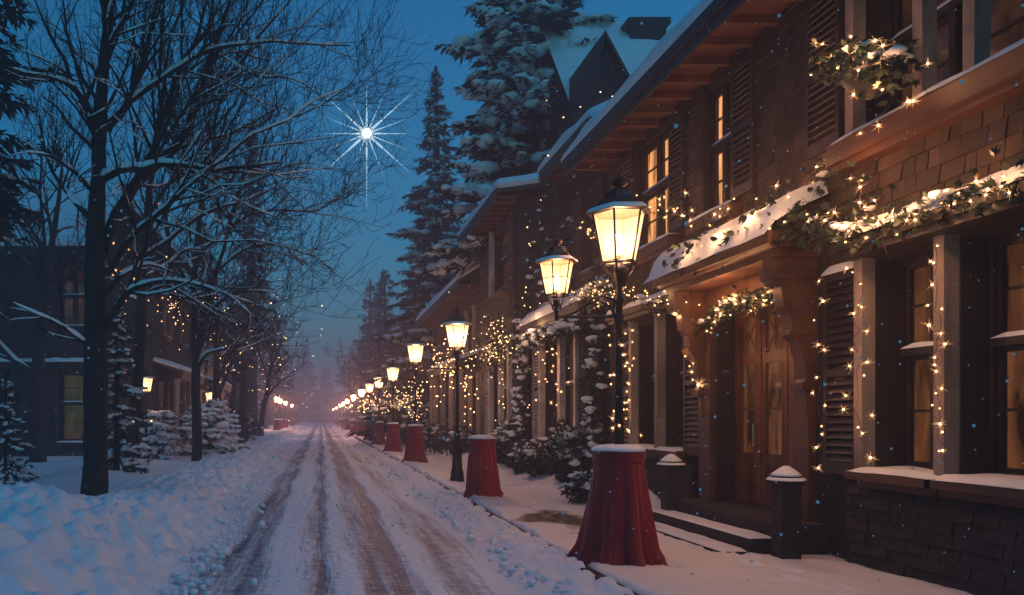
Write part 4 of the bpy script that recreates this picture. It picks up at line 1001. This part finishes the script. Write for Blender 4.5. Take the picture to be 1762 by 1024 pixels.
fir(8.9,30.8,.2,19,3.4,12,'broad dark fir half hidden between the huge fir and the tall gabled house',GF,.8,.5,8,1.3,clear=.2,padw=1.5)
fir(6.3,44.5,.2,20.6,4.2,2,'pointed spruce standing clear against the sky right of the bright star',GF,.55,.50,9,1.25,clear=.05,powr=.95,padw=1.9)
fir(8.2,37.5,.2,13,3.2,17,'squat fir tucked behind the fourth house on the right',GF,.7,.55,8,1.3,clear=.2,padw=1.3)
fir(7.3,60,.2,16,3.6,3,'hazy fir right of the road, beyond the pointed spruce',GF,.6,.65,8,1.7,fine=1.6)
fir(5.9,75,.2,15,3.2,4,'pale hazy fir with a thin top right of the road',GF,.5,.7,7,1.9,fine=1.8)
fir(5.6,92,.2,17,3.4,5,'faint distant fir on the right, nearly lost in the haze',GF,.5,.8,7,2.2,fine=2.0)
fir(8.0,110,.2,20,4,6,'faintest fir on the right, far behind the lamp row',GF,.4,1.,7,2.6,fine=2.4)
fir(-5.3,62,.3,24,3.6,7,'tall faded spire shaped fir behind the bare branches on the left',GF,.3,.7,7,1.9,fine=1.8,powr=1.05,clear=.3)
fir(-4.5,17.9,.25,3.8,.85,8,'dark narrow fir behind the biggest trunk with blue snow on it',GF,.7,.26,8,.7,powr=.6,padw=1.0)
fir(-7.5,17,.2,13.5,3.0,9,'tall dark fir at the far left edge whose boughs hang over the left house',GF,.3,.45,9,1.15,clear=.42,powr=.6)
fir(-6.1,15.8,.2,2.2,.7,29,'small snowy fir at the far left below the dark fir',GF,.9,.22,7,.6,padw=.8)
fir(-9.5,66,.3,17,4,10,'hazy fir far left behind the second left house',GF,.4,.8,7,2,fine=2)
fir(-9.4,104,.3,15,3.6,11,'faint fir beside the farthest left lamps',GF,.4,.9,7,2.3,fine=2.2)
fir(1.5,250,.3,17,6,13,'ghostly fir closing the far end of the road',GF,.2,1.3,7,4,fine=4)
fir(-5,235,.3,22,7,14,'ghostly fir left of the far end of the road',GF,.2,1.3,7,4,fine=4)
fir(9,220,.3,22,7,15,'ghostly fir right of the far end of the road',GF,.2,1.3,7,4,fine=4)
fir(-9,150,.3,20,6,16,'large faint fir left of the road, well past the left lamps',GF,.2,1.1,7,3,fine=3)
fir(8.5,150,.3,18,5,18,'large faint fir right of the road, past the tenth lamp',GF,.2,1.1,7,3,fine=3)
GS='young snowy firs on the left lawn'
for i,(x,y,H,R,l) in enumerate(((-5.25,26.5,1.55,1.05,'small snowy fir left of the straight bare trunk'),(-3.95,28.6,1.6,1.3,'brightest lit small snowy fir beside the straight bare trunk'),(-4.1,31.5,1.9,1.35,'snowy fir rightmost of the lawn cluster'),(-4.5,30.0,1.65,1.3,'snowy fir in the middle of the lawn cluster'),(-5.2,21.3,1.05,.9,'low snowy fir by the foot of the leaning bare tree'),(-5.6,35,1.8,1.1,'snowy fir behind the lawn cluster'))):
    fir(x,y,.35,H,R,60+i,l,GS,1.0,.2,9,.62,name='young_fir',clear=.04,powr=.36,padw=1.7)

# ------------------------------------------------------------------ shrubs and climbers
def shrub(x,y,z,r,h,seed,label,group,nl=900,ls=.12,nsn=60,name='shrub',ry=None):
    rng=random.Random(seed); t=thing(name,(x,y,z),label,'shrub',group); C=MB();S=MB();B=MB(); ry=ry or r
    for i in range(9):
        a=rng.uniform(0,6.28); B.tube([(x,y,z-.1),(x+math.cos(a)*r*.3,y+math.sin(a)*ry*.3,z+h*.45),(x+math.cos(a)*r*.75,y+math.sin(a)*ry*.75,z+h*rng.uniform(.6,.9))],[.02,.013,.006],4)
    lob=[(rng.uniform(-.5,.5)*r,rng.uniform(-.5,.5)*ry,rng.uniform(.3,.68)*h,rng.uniform(.35,.6)) for _ in range(9)]
    def pt():
        l=rng.choice(lob); v=Vector((rng.gauss(0,1),rng.gauss(0,1),rng.gauss(0,1))).normalized()*rng.uniform(.75,1.05)
        return Vector((x+l[0]+v.x*l[3]*r,y+l[1]+v.y*l[3]*ry,max(z+.02,z+l[2]+v.z*l[3]*h*.62))),v
    for i in range(nl):
        p,v=pt(); 
        for k in range(2):
            d=(v+Vector((rng.gauss(0,.6),rng.gauss(0,.6),rng.gauss(0,.6)-.2))).normalized(); kite(C,p,d,ls*rng.uniform(.7,1.3),ls*.24,Vector((rng.gauss(0,1),rng.gauss(0,1),1)).normalized())
    n=0
    while n<nsn:
        p,v=pt()
        if v.z<.15: continue
        q=rng.uniform(.05,.13)*r**.5; S.blob(p+Vector((0,0,.02)),(q*rng.uniform(.9,1.7),q*rng.uniform(.9,1.7),q*.55),rng,7,3,.25); n+=1
    B.build('stem','bark',t); C.build('foliage','needle',t); S.build('snow','snow',t,True); return t
GB='snowy shrubs under the right hand windows'
for a in ((4.98,21.2,.2,.55,1.35,1,'tall snowy shrub at the corner between the second and third house',GB,1500,.12,110),
 (4.85,19.3,.2,.62,.85,2,'snowy shrub under the left half of the shuttered window',GB,1400,.11,110),
 (4.85,17.9,.2,.62,.80,3,'snowy shrub under the right half of the shuttered window',GB,1400,.11,110),
 (4.85,16.3,.2,.60,1.30,4,'snowy shrub between the two near houses, below the dark shutter',GB,1500,.11,120),
 (4.5,13.7,.15,.40,.60,5,'low snowy shrub beside the path, just left of the biggest red drape',GB,1000,.10,80),
 (4.7,28.3,.2,.7,1.1,6,'rounded snowy shrub behind the third lamp',GB,900,.16,70),
 (4.5,32,.2,.8,1.2,7,'rounded snowy shrub before the porch posts of the hazy house',GB,900,.18,70),
 (4.4,37,.2,.9,1.9,8,'snow buried shrub behind the fourth lamp',GB,700,.2,90),
 (4.6,44,.2,1.0,2.0,9,'snow buried shrub far down the right row',GB,700,.22,80)): shrub(*a)
shrub(-6.7,41,.2,1.1,1.8,21,'snow covered shrub at the corner of the farther left house','snowy shrubs on the left',800,.2,80)
shrub(-4.6,46,.2,1.0,1.7,22,'snow covered shrub among the bare trunks on the left','snowy shrubs on the left',700,.22,80)
def climber(base,label,n,seed,fn,ls=.12,nsn=40,group='climbers on the house fronts'):
    "fn(rng)->(point, outward normal)"
    rng=random.Random(seed); t=thing('climbing_ivy',base,label,'ivy',group); C=MB();S=MB();B=MB()
    for i in range(n):
        p,nn=fn(rng)
        for k in range(2):
            d=(Vector((rng.gauss(0,.6),rng.gauss(0,.6),-.6+rng.gauss(0,.5)))+nn*.5).normalized(); kite(C,p,d,ls*rng.uniform(.6,1.3),ls*.3,(nn+Vector((rng.gauss(0,.5),rng.gauss(0,.5),rng.gauss(0,.5)))).normalized())
    for i in range(nsn):
        p,nn=fn(rng); q=rng.uniform(.05,.12); S.blob(p+nn*.04,(q*1.2,q*rng.uniform(1,1.8),q*.6),rng,7,3,.3)
    for i in range(6):
        p,_=fn(rng); q,_=fn(rng); B.tube([base,p,q],[.02,.012,.006],4)
    B.build('stem','bark',t); C.build('foliage','needle',t); S.build('snow','snow',t,True); return t
climber((5.25,15.9,.3),'dark ivy with blue snow patches between the two near houses',1100,1,lambda r:(Vector((5.28+r.uniform(-.12,.08),15.55+r.uniform(-.35,.6)*r.uniform(.4,1),r.uniform(.8,4.2))),Vector((-1,-.3,0)).normalized()),nsn=60)
climber((5.25,21.0,.3),'dark snowy ivy on the wall between the lit window and the shuttered one',1800,2,lambda r:(Vector((5.22+r.uniform(-.15,.08),20.95+r.uniform(-.5,.45),r.uniform(.6,4.6))),Vector((-1,-.3,0)).normalized()),nsn=90)
climber((6.0,20.9,4.3),'dark snowy ivy heaped over the low wing roof beside the upper shuttered window',2600,3,lambda r:(Vector((5.5+r.uniform(-.15,1.1),20.4+r.uniform(-.9,.7),4.0+abs(r.gauss(0,1.15)))),Vector((-.5,-.8,0)).normalized()),ls=.15,nsn=110)
climber((5.1,17.5,3.6),'leafy snow dusted garland of ivy under the low wing eave',900,4,lambda r:(Vector((4.93+r.uniform(-.1,.1),r.uniform(15.6,19.8),3.48+r.uniform(-.22,.1))),Vector((-1,0,0))),ls=.09,nsn=60)

# ------------------------------------------------------------------ fairy light garlands
bulbmesh=MB()
def glint_bulb(core,glint,rr,seed,nr=9):
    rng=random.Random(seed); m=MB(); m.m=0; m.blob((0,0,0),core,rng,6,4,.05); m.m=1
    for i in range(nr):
        v=Vector((rng.gauss(0,1),rng.gauss(0,1),rng.gauss(0,1))).normalized(); m.tube([v*core*.6,v*glint*rng.uniform(.55,1)],[rr,rr*.12],3)  # spikes are lens glints built as glowing geometry, not parts of the bulb
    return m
BM={}
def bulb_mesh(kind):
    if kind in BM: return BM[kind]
    core,glint,rr,nr={'s':(.008,.036,.0022,9),'m':(.011,.065,.0030,13),'l':(.019,.115,.0050,18),'dot':(.013,.05,.003,6),'far':(.024,.05,.004,4)}[kind]
    o=glint_bulb(core,glint,rr,len(BM)+3,nr).build('bulb',['bulb','ray'],None); BM[kind]=o.data; bpy.data.objects.remove(o); return BM[kind]
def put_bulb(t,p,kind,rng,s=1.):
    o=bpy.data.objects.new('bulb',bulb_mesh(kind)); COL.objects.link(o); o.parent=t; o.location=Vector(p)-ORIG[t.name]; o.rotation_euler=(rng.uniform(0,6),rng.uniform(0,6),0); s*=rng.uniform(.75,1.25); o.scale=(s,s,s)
def garland(label,path,nb,seed,leaves=0,kinds='sssm',sag=.05,spread=.06,ls=.07,snow=0,big=(),lights=(),group='fairy light garlands',s=1.,name='light_garland',wr=.0025):
    rng=random.Random(seed); path=[Vector(p) for p in path]; t=thing(name,path[0],label,'garland',group)
    nb=int(nb*1.35)
    segs=[(path[i+1]-path[i]).length for i in range(len(path)-1)]; tot=sum(segs)
    def at(f):
        x=f*tot
        for i,L in enumerate(segs):
            if x<=L or i==len(segs)-1: q=min(1,x/L); p=path[i].lerp(path[i+1],q); p=p+Vector((0,0,-sag*4*q*(1-q)*min(1,L))); return p
            x-=L
    n=max(8,int(tot/.09)); W=MB()
    for k in range(2 if leaves else 1):
        W.tube([at(i/n)+Vector((rng.gauss(0,spread*.45),rng.gauss(0,spread*.45),rng.gauss(0,spread*.45))) for i in range(n+1)],wr,4)
    for i in range(nb//3):
        p=at(rng.random()); d=Vector((rng.gauss(0,1),rng.gauss(0,1),rng.gauss(0,1)))*spread; W.tube([p,p+d+Vector((0,0,.03)),p+d*2],wr*.6,3)
    W.build('wire','wire',t)
    if leaves:
        C=MB()
        for i in range(int(leaves*tot)):
            p=at(rng.random())+Vector((rng.gauss(0,spread),rng.gauss(0,spread),rng.gauss(0,spread)))
            a=Vector((rng.gauss(0,1),rng.gauss(0,1),rng.gauss(0,.8)-.7)).normalized(); nn=Vector((rng.gauss(0,1),rng.gauss(0,1),1)).normalized()
            sd=a.cross(nn).normalized()
            for q in (-.8,-.4,0,.4,.8):   # lobed leaf: a fan of blades
                kite(C,p,(a+sd*q).normalized(),ls*(1.25-.5*abs(q))*rng.uniform(.8,1.2),ls*.17,nn)
        C.build('leaves','leaf',t)
    if snow:
        S=MB()
        for i in range(snow):
            p=at(rng.random())+Vector((rng.gauss(0,spread*.6),rng.gauss(0,spread*.6),spread*.8)); q=rng.uniform(.03,.07); S.blob(p,(q*1.3,q*1.6,q*.6),rng,7,3,.3)
        S.build('snow','snow',t,True)
    for i in range(nb):
        f=(i+rng.random())/nb; p=at(f)+Vector((rng.gauss(0,spread*1.1),rng.gauss(0,spread*1.1),rng.gauss(0,spread*1.1))); put_bulb(t,p,rng.choice(kinds),rng,s)
    for p in big: put_bulb(t,P(*p[:3]) if len(p)>2 else p,'l',rng,1.)
    for i,pw in enumerate(lights):
        f=(i+.5)/len(lights); point_light(at(f)+Vector((-.24,-.05,.10)),pw*.48,(1,.46,.18),.03,t,'garland_light')
    return t
def Q(px,py,X): d=X*FPX/(px-VX); return Vector((X,d,EYE+(VY-py)/FPX*d))
X0=4.78
garland('thick leafy garland with star lights lying on the snowy door canopy',[Q(1165,450,X0),Q(1215,425,X0+.1),Q(1262,412,X0+.15),Q(1320,375,X0+.15),Q(1375,385,X0+.2),Q(1430,395,X0+.3)],26,1,120,'smm',.03,.10,.10,16,lights=(11,10,10,7))
garland('glowing star light garland swagged over the double door',[Q(1215,560,5.25),Q(1240,535,5.2),Q(1270,515,5.15),Q(1300,512,5.15),Q(1345,508,5.15)],34,2,150,'ssmm',.03,.07,.06,6,big=[],lights=(20,24,20))
_g=bpy.data.objects[[o.name for o in bpy.data.objects if o.name.startswith('light_garland')][-1]]
rngb=random.Random(3)
for px,py,X,k,s in ((1298,515,5.12,'l',1.25),(1240,540,5.15,'l',.9),(1262,522,5.15,'l',.75)): put_bulb(_g,Q(px,py,X),k,rngb,s)
garland('star light string climbing loosely between the upper shutters and the canopy',[Q(1100,345,5.1),Q(1130,365,5.1),Q(1160,345,5.1),Q(1185,370,5.1),Q(1215,385,5.1),Q(1255,370,5.15),Q(1290,350,5.15),Q(1330,360,5.15),Q(1360,335,5.1),Q(1400,350,5.1)],30,4,10,'smmm',.05,.09,.06,0,lights=(9,10,10,10))
garland('star light string hanging down the left shutter beside the door bracket',[Q(1182,520,5.2),Q(1186,560,5.2),Q(1180,600,5.2),Q(1196,630,5.2),Q(1200,662,5.2)],12,5,25,'ssm',.03,.04,.04,0,lights=(4,7))
_g=[o for o in bpy.data.objects if o.name.startswith('light_garland') and o.get('label','').startswith('star light string hanging down the left')][0]
put_bulb(_g,Q(1202,662,5.15),'l',rngb,1.2)
garland('leafy star light garland along the ledge over the left lower window',[Q(1010,490,5.05),Q(1060,497,5.05),Q(1090,500,5.05),Q(1115,525,5.05),Q(1145,518,5.05),Q(1180,510,5.05)],44,6,60,'ssmd'.replace('d','s'),.04,.075,.05,7,lights=(8,9,8))
garland('snowy leafy garland along the ledge above the near window',[Q(1440,400,5.02),Q(1490,395,5.02),Q(1545,385,5.02),Q(1590,360,5.02),Q(1640,340,5.02),Q(1700,325,5.02),Q(1775,305,5.02)],26,7,80,'smm',.03,.075,.075,16,lights=(19,19,19,14))
garland('star light strand looping over the wall between canopy and near window',[Q(1340,375,5.25),Q(1378,298,5.25),Q(1440,298,5.2),Q(1480,300,5.2),Q(1500,315,5.2),Q(1475,385,5.2),Q(1520,345,5.2),Q(1600,350,5.2)],16,8,18,'mm',.10,.10,.07,3,lights=(8,9,9))
garland('sparse lights draped down the pale post of the near window',[Q(1612,420,5.2),Q(1608,470,5.2),Q(1620,560,5.2),Q(1605,640,5.2),Q(1615,700,5.2),Q(1625,800,5.2)],16,9,0,'ssm',.04,.035,lights=(5,5))
garland('sparse star lights down the shutter left of the near window',[Q(1470,450,5.2),Q(1485,515,5.2),Q(1465,560,5.2),Q(1480,640,5.2),Q(1470,700,5.2),Q(1490,780,5.2)],13,10,0,'smm',.05,.06,lights=(5,5))
garland('sparse star lights down the dark wall beside the door',[Q(1405,480,5.1),Q(1408,560,5.1),Q(1405,640,5.1),Q(1412,720,5.1),Q(1412,830,5.0)],9,11,0,'smm',.03,.03,lights=(4,))
hb=garland('hanging basket of star lights and snowy leaves before the upper window',[Q(1440,110,5.0),Q(1475,95,4.95),Q(1510,115,4.95),Q(1548,110,5.0)],22,12,330,'smm',.02,.10,.085,18,lights=(9,9),name='hanging_basket',s=1.1)
put_bulb(hb,Q(1487,130,4.9),'l',rngb,1.1)
b=MB(); b.lathe([(.02,-.22),(.14,-.16),(.24,-.02),(.26,.02),(.24,.02)],14,Q(1500,130,5.0)); b.tube([Q(1500,130,5.0)+Vector((.0,0,0)),Q(1500,75,5.0),Q(1495,55,5.0)],.006,4); b.build('basket','dark',hb,True)
garland('thin star strand trailing from the hanging basket to the sill',[Q(1395,68,5.2),Q(1440,100,5.15),Q(1540,120,5.05),Q(1580,140,5.1),Q(1590,172,5.1),Q(1540,170,5.1),Q(1478,232,5.2)],9,13,0,'mm',.06,.04,lights=(6,6))
garland('light chain wound around the nearest lamp post',[(3.06+.06*math.cos(i*1.1),8.35+.06*math.sin(i*1.1)-.02,2.62-i*.075) for i in range(17)],20,14,0,'ssm',0,.035,lights=(),wr=.003)
garland('leafy star light cluster behind the arm of the nearest lamp',[Q(985,512,4.9),Q(1010,500,4.9),Q(1035,520,4.9),Q(1050,505,4.9)],26,15,70,'ssm',.04,.09,.05,2,lights=(8,8))
garland('little star light strand left of the big lantern',[Q(1000,385,5.2),Q(1012,400,5.2),Q(1030,408,5.2)],9,16,0,'mm',.04,.05,lights=(4,))
garland('light strand framing the shuttered window of the low wing',[Q(938,600,5.2),Q(955,640,5.25),Q(965,690,5.25),Q(960,745,5.25),Q(990,750,5.2)],22,17,0,'smm',.05,.09,lights=(6,6),s=1.2)
garland('light strand in the first lower window of the near house',[Q(1085,560,5.25),Q(1083,640,5.25),Q(1082,760,5.25)],14,18,0,'smm',.03,.06,lights=(6,6))
# denser, more distant bundles
def cluster(label,c,r,n,seed,kind='dot',lights=(),s=1.,leaves=0,name='light_bundle',group='bundles of fairy lights'):
    rng=random.Random(seed); c=Vector(c); t=thing(name,c,label,'fairy lights',group); W=MB(); last=None; pts=[]
    for i in range(n):
        v=Vector((rng.gauss(0,.5)*r[0],rng.gauss(0,.5)*r[1],rng.gauss(0,.5)*r[2])); pts.append(c+v)
    pts.sort(key=lambda p:p.z+p.y*.3)
    for p in pts: put_bulb(t,p,kind,rng,s)
    for a,b in zip(pts,pts[1:]):
        if (a-b).length<max(r)*1.2: W.tube([a,(a+b)/2-Vector((0,0,.06)),b],.004,3)
    if W.v: W.build('wire','wire',t)
    if leaves:
        C=MB()
        for i in range(leaves):
            p=rng.choice(pts)+Vector((rng.gauss(0,.12),rng.gauss(0,.12),rng.gauss(0,.12))); 
            for q in range(2): kite(C,p,Vector((rng.gauss(0,1),rng.gauss(0,1),rng.gauss(0,1)-.5)).normalized(),.14,.035,Vector((rng.gauss(0,1),rng.gauss(0,1),1)).normalized())
        C.build('leaves','leaf',t)
    for i,pw in enumerate(lights):
        point_light(c+Vector((-.25,-.1,r[2]*.5*(i-(len(lights)-1)/2))),pw,(1,.54,.24),.05,t,'garland_light')
    return t
cluster('leafy light bundle over the lit lower window of the shingled house',Q(858,600,4.8),(.18,2.0,.42),90,1,'dot',(12,12),1.,260)
cluster('light bundle climbing the shingled corner above the lit window',Q(850,560,4.9),(.14,1.1,.8),36,2,'dot',(9,),1.,60)
cluster('light strand trailing down inside the lit lower window',Q(862,680,4.95),(.08,.6,1.9),24,3,'dot',(),.9)
cluster('dense bundle of lights hanging beyond the uncovered lamp post, leftmost of the pair',Q(768,625,4.6),(.75,1.6,1.5),90,4,'far',(16,16),.8)
cluster('trailing light bundle just right of the uncovered lamp post',Q(806,660,4.9),(.30,1.0,1.6),40,5,'far',(12,),.8)
cluster('light bundle wound on the third lamp post',Vector((3.08,26.15,2.3)),(.30,.3,.9),34,6,'dot',(),1.)
cluster('cloud of lights right of the fourth lamp post',(3.6,34.6,2.3),(.9,.8,.8),44,7,'far',(14,),.8)
cluster('cloud of lights around the fifth lamp post',(3.5,42.9,2.4),(1.0,.8,.8),30,8,'far',(14,),.9)
cluster('small light cloud around the sixth lamp post',(3.4,51,2.5),(.9,.8,.7),26,9,'far',(),1.2)
cluster('small light cloud around the seventh lamp post',(3.4,61.2,2.6),(.9,.8,.7),22,10,'far',(),1.4)
cluster('faint light cloud by the ninth lamp post',(3.3,93,2.7),(1.2,.8,.7),16,11,'far',(),2.)
ar=MB(); ar.tube([(3.05,26.2,3.05),(3.6,26.2,3.18),(4.6,26.2,3.15)],.022,5); br_=ar.build('overhead_bracket','iron',None); tag(br_,'thin iron rail reaching from the third lamp post to the house','bracket')
# left side lights
cluster('light bundle hanging on the left house above its porch',P(296,530,27.2),(.35,.3,.9),34,20,'dot',(10,),1.)
cluster('sparse star lights high on the left house corner',P(225,475,18.6),(1.0,.8,.9),12,21,'l',(5,),.55)
cluster('sparse star lights on the left tree limbs over the street wall',P(262,505,19.5),(.6,.6,1.2),10,22,'l',(),.45)
cluster('tiny pair row of lights between the two left trunks',P(222,725,18.9),(.5,.2,.05),5,23,'dot',(3,),1.3)
cluster('string of small lights in the branches of the fourth left tree',P(400,590,32.5),(2.2,1.5,2.2),34,24,'far',(8,),.7)
cluster('string of small lights in the mid distance left branches',P(430,560,40.5),(3.0,3,4.2),44,25,'far',(10,),.65)
cluster('string of small lights higher in the left branches',P(455,600,48),(2.8,3,4.0),34,26,'far',(),.7)
cluster('lights twinkling around the first left lamps',P(480,655,82),(4,3,4),26,27,'far',(),1.3)
cluster('scattered lights on the snowy ivy of the low wing',Q(925,560,4.9),(.3,2.2,2.4),34,28,'dot',(8,),.9)
cluster('scattered star lights on the dark upper gable wall',P(1030,205,21.0),(1.1,.3,1.3),12,29,'far',(),.5)

# ------------------------------------------------------------------ the bright star, falling snow, air
st=thing('bright_star',P(631,230,1100),'brilliant white star with long rays hanging over the end of the road','star')
m=MB(); m.blob((0,0,0),6.4,random.Random(1),20,12,.0); o=m.build('star_core','star',None,True); o.parent=st
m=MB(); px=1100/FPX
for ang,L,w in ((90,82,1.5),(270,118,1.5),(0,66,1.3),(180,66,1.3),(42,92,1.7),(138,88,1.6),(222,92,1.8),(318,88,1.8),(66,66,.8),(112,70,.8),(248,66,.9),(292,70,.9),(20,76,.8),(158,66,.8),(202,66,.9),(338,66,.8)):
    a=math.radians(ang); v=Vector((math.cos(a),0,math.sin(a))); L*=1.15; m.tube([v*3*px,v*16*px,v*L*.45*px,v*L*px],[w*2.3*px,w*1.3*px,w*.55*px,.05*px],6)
o=m.build('star_rays','starray',None); o.parent=st  # diffraction glare of the star, shaped as glowing tapered tubes
m=MB(); rng=random.Random(5)
for i in range(170):
    m.blob(P(rng.uniform(-200,1900),rng.uniform(-150,560),1150),rng.uniform(.35,.85),rng,5,3,0)
o=m.build('faint_stars','star2',None); tag(o,'tiny faint stars scattered over the blue evening sky','stars'); o['kind']='stuff'
rng=random.Random(77); m=MB()
for i in range(3200):
    d=2.5+48*rng.random()**1.3; px,py=rng.uniform(-100,1860),rng.uniform(-80,1000); p=P(px,py,d)
    if p.z<.3 or p.x>5.0 and d<40 or p.x<-12: continue
    r=rng.uniform(.0018,.0055)*(1.9 if rng.random()<.06 else 1)+d*.00020; m.blob(p,(r,r,r),rng,5,3,.2)
o=m.build('falling_snowflakes','snow',None,True); tag(o,'white snowflakes drifting through the air over the road','snowflakes'); o['kind']='stuff'

hz=MB(); hz.box(-170,170,-30,640,-1.5,34); ho=hz.build('haze','snow',None); ho['kind']='stuff'; tag(ho,'cold blue evening haze filling the street','haze'); ho['kind']='stuff'
vm=bpy.data.materials.new('night_air'); vm.use_nodes=True; nt=vm.node_tree; nt.nodes.clear()
out=nt.nodes.new('ShaderNodeOutputMaterial'); pv=nt.nodes.new('ShaderNodeVolumePrincipled'); pv.inputs['Color'].default_value=(.92,.80,.88,1); pv.inputs['Density'].default_value=.0054; pv.inputs['Anisotropy'].default_value=.25
nt.links.new(pv.outputs[0],out.inputs['Volume']); ho.data.materials.clear(); ho.data.materials.append(vm)

# ------------------------------------------------------------------ sky, added blue fill lamp, camera
w=bpy.data.worlds.new('World'); SC.world=w; w.use_nodes=True; nt=w.node_tree; bg=nt.nodes['Background']
sky=nt.nodes.new('ShaderNodeTexSky'); sky.sky_type='NISHITA'; sky.sun_disc=False; sky.sun_elevation=math.radians(3); sky.sun_rotation=math.radians(200); sky.air_density=1.2; sky.dust_density=.2; sky.ozone_density=3
tint=nt.nodes.new('ShaderNodeMix'); tint.data_type='RGBA'; tint.blend_type='MULTIPLY'; tint.inputs[0].default_value=1; tint.inputs[7].default_value=(.165,1.35,1.95,1)
nt.links.new(sky.outputs[0],tint.inputs[6]); nt.links.new(tint.outputs[2],bg.inputs[0]); bg.inputs[1].default_value=.13
sl=bpy.data.lights.new('moon','SUN'); sl.energy=.42; sl.angle=math.radians(22); sl.color=(.20,.62,1); so=bpy.data.objects.new('moon',sl); COL.objects.link(so); so.rotation_euler=Vector((-.35,.48,-.8)).to_track_quat('-Z','Y').to_euler()  # added soft lamp boosting the blue skylight on snow; no moon in view
cam=bpy.data.cameras.new('camera'); co_=bpy.data.objects.new('camera',cam); COL.objects.link(co_); co_.location=(0,0,EYE); co_.rotation_euler=(PI/2,0,0)
cam.sensor_width=36; cam.lens=FPX/1762*36; cam.shift_x=(881-VX)/1762; cam.shift_y=(VY-512)/1762; cam.clip_end=5000; cam.clip_start=.1
SC.camera=co_
SC.view_settings.view_transform='Standard'; SC.view_settings.look='None'; SC.view_settings.exposure=0; SC.view_settings.gamma=1
cy=SC.cycles; cy.use_denoising=True; cy.max_bounces=6; cy.diffuse_bounces=3; cy.glossy_bounces=2; cy.transparent_max_bounces=10; cy.volume_bounces=1; cy.sample_clamp_indirect=3; cy.sample_clamp_direct=0
cy.use_light_tree=True
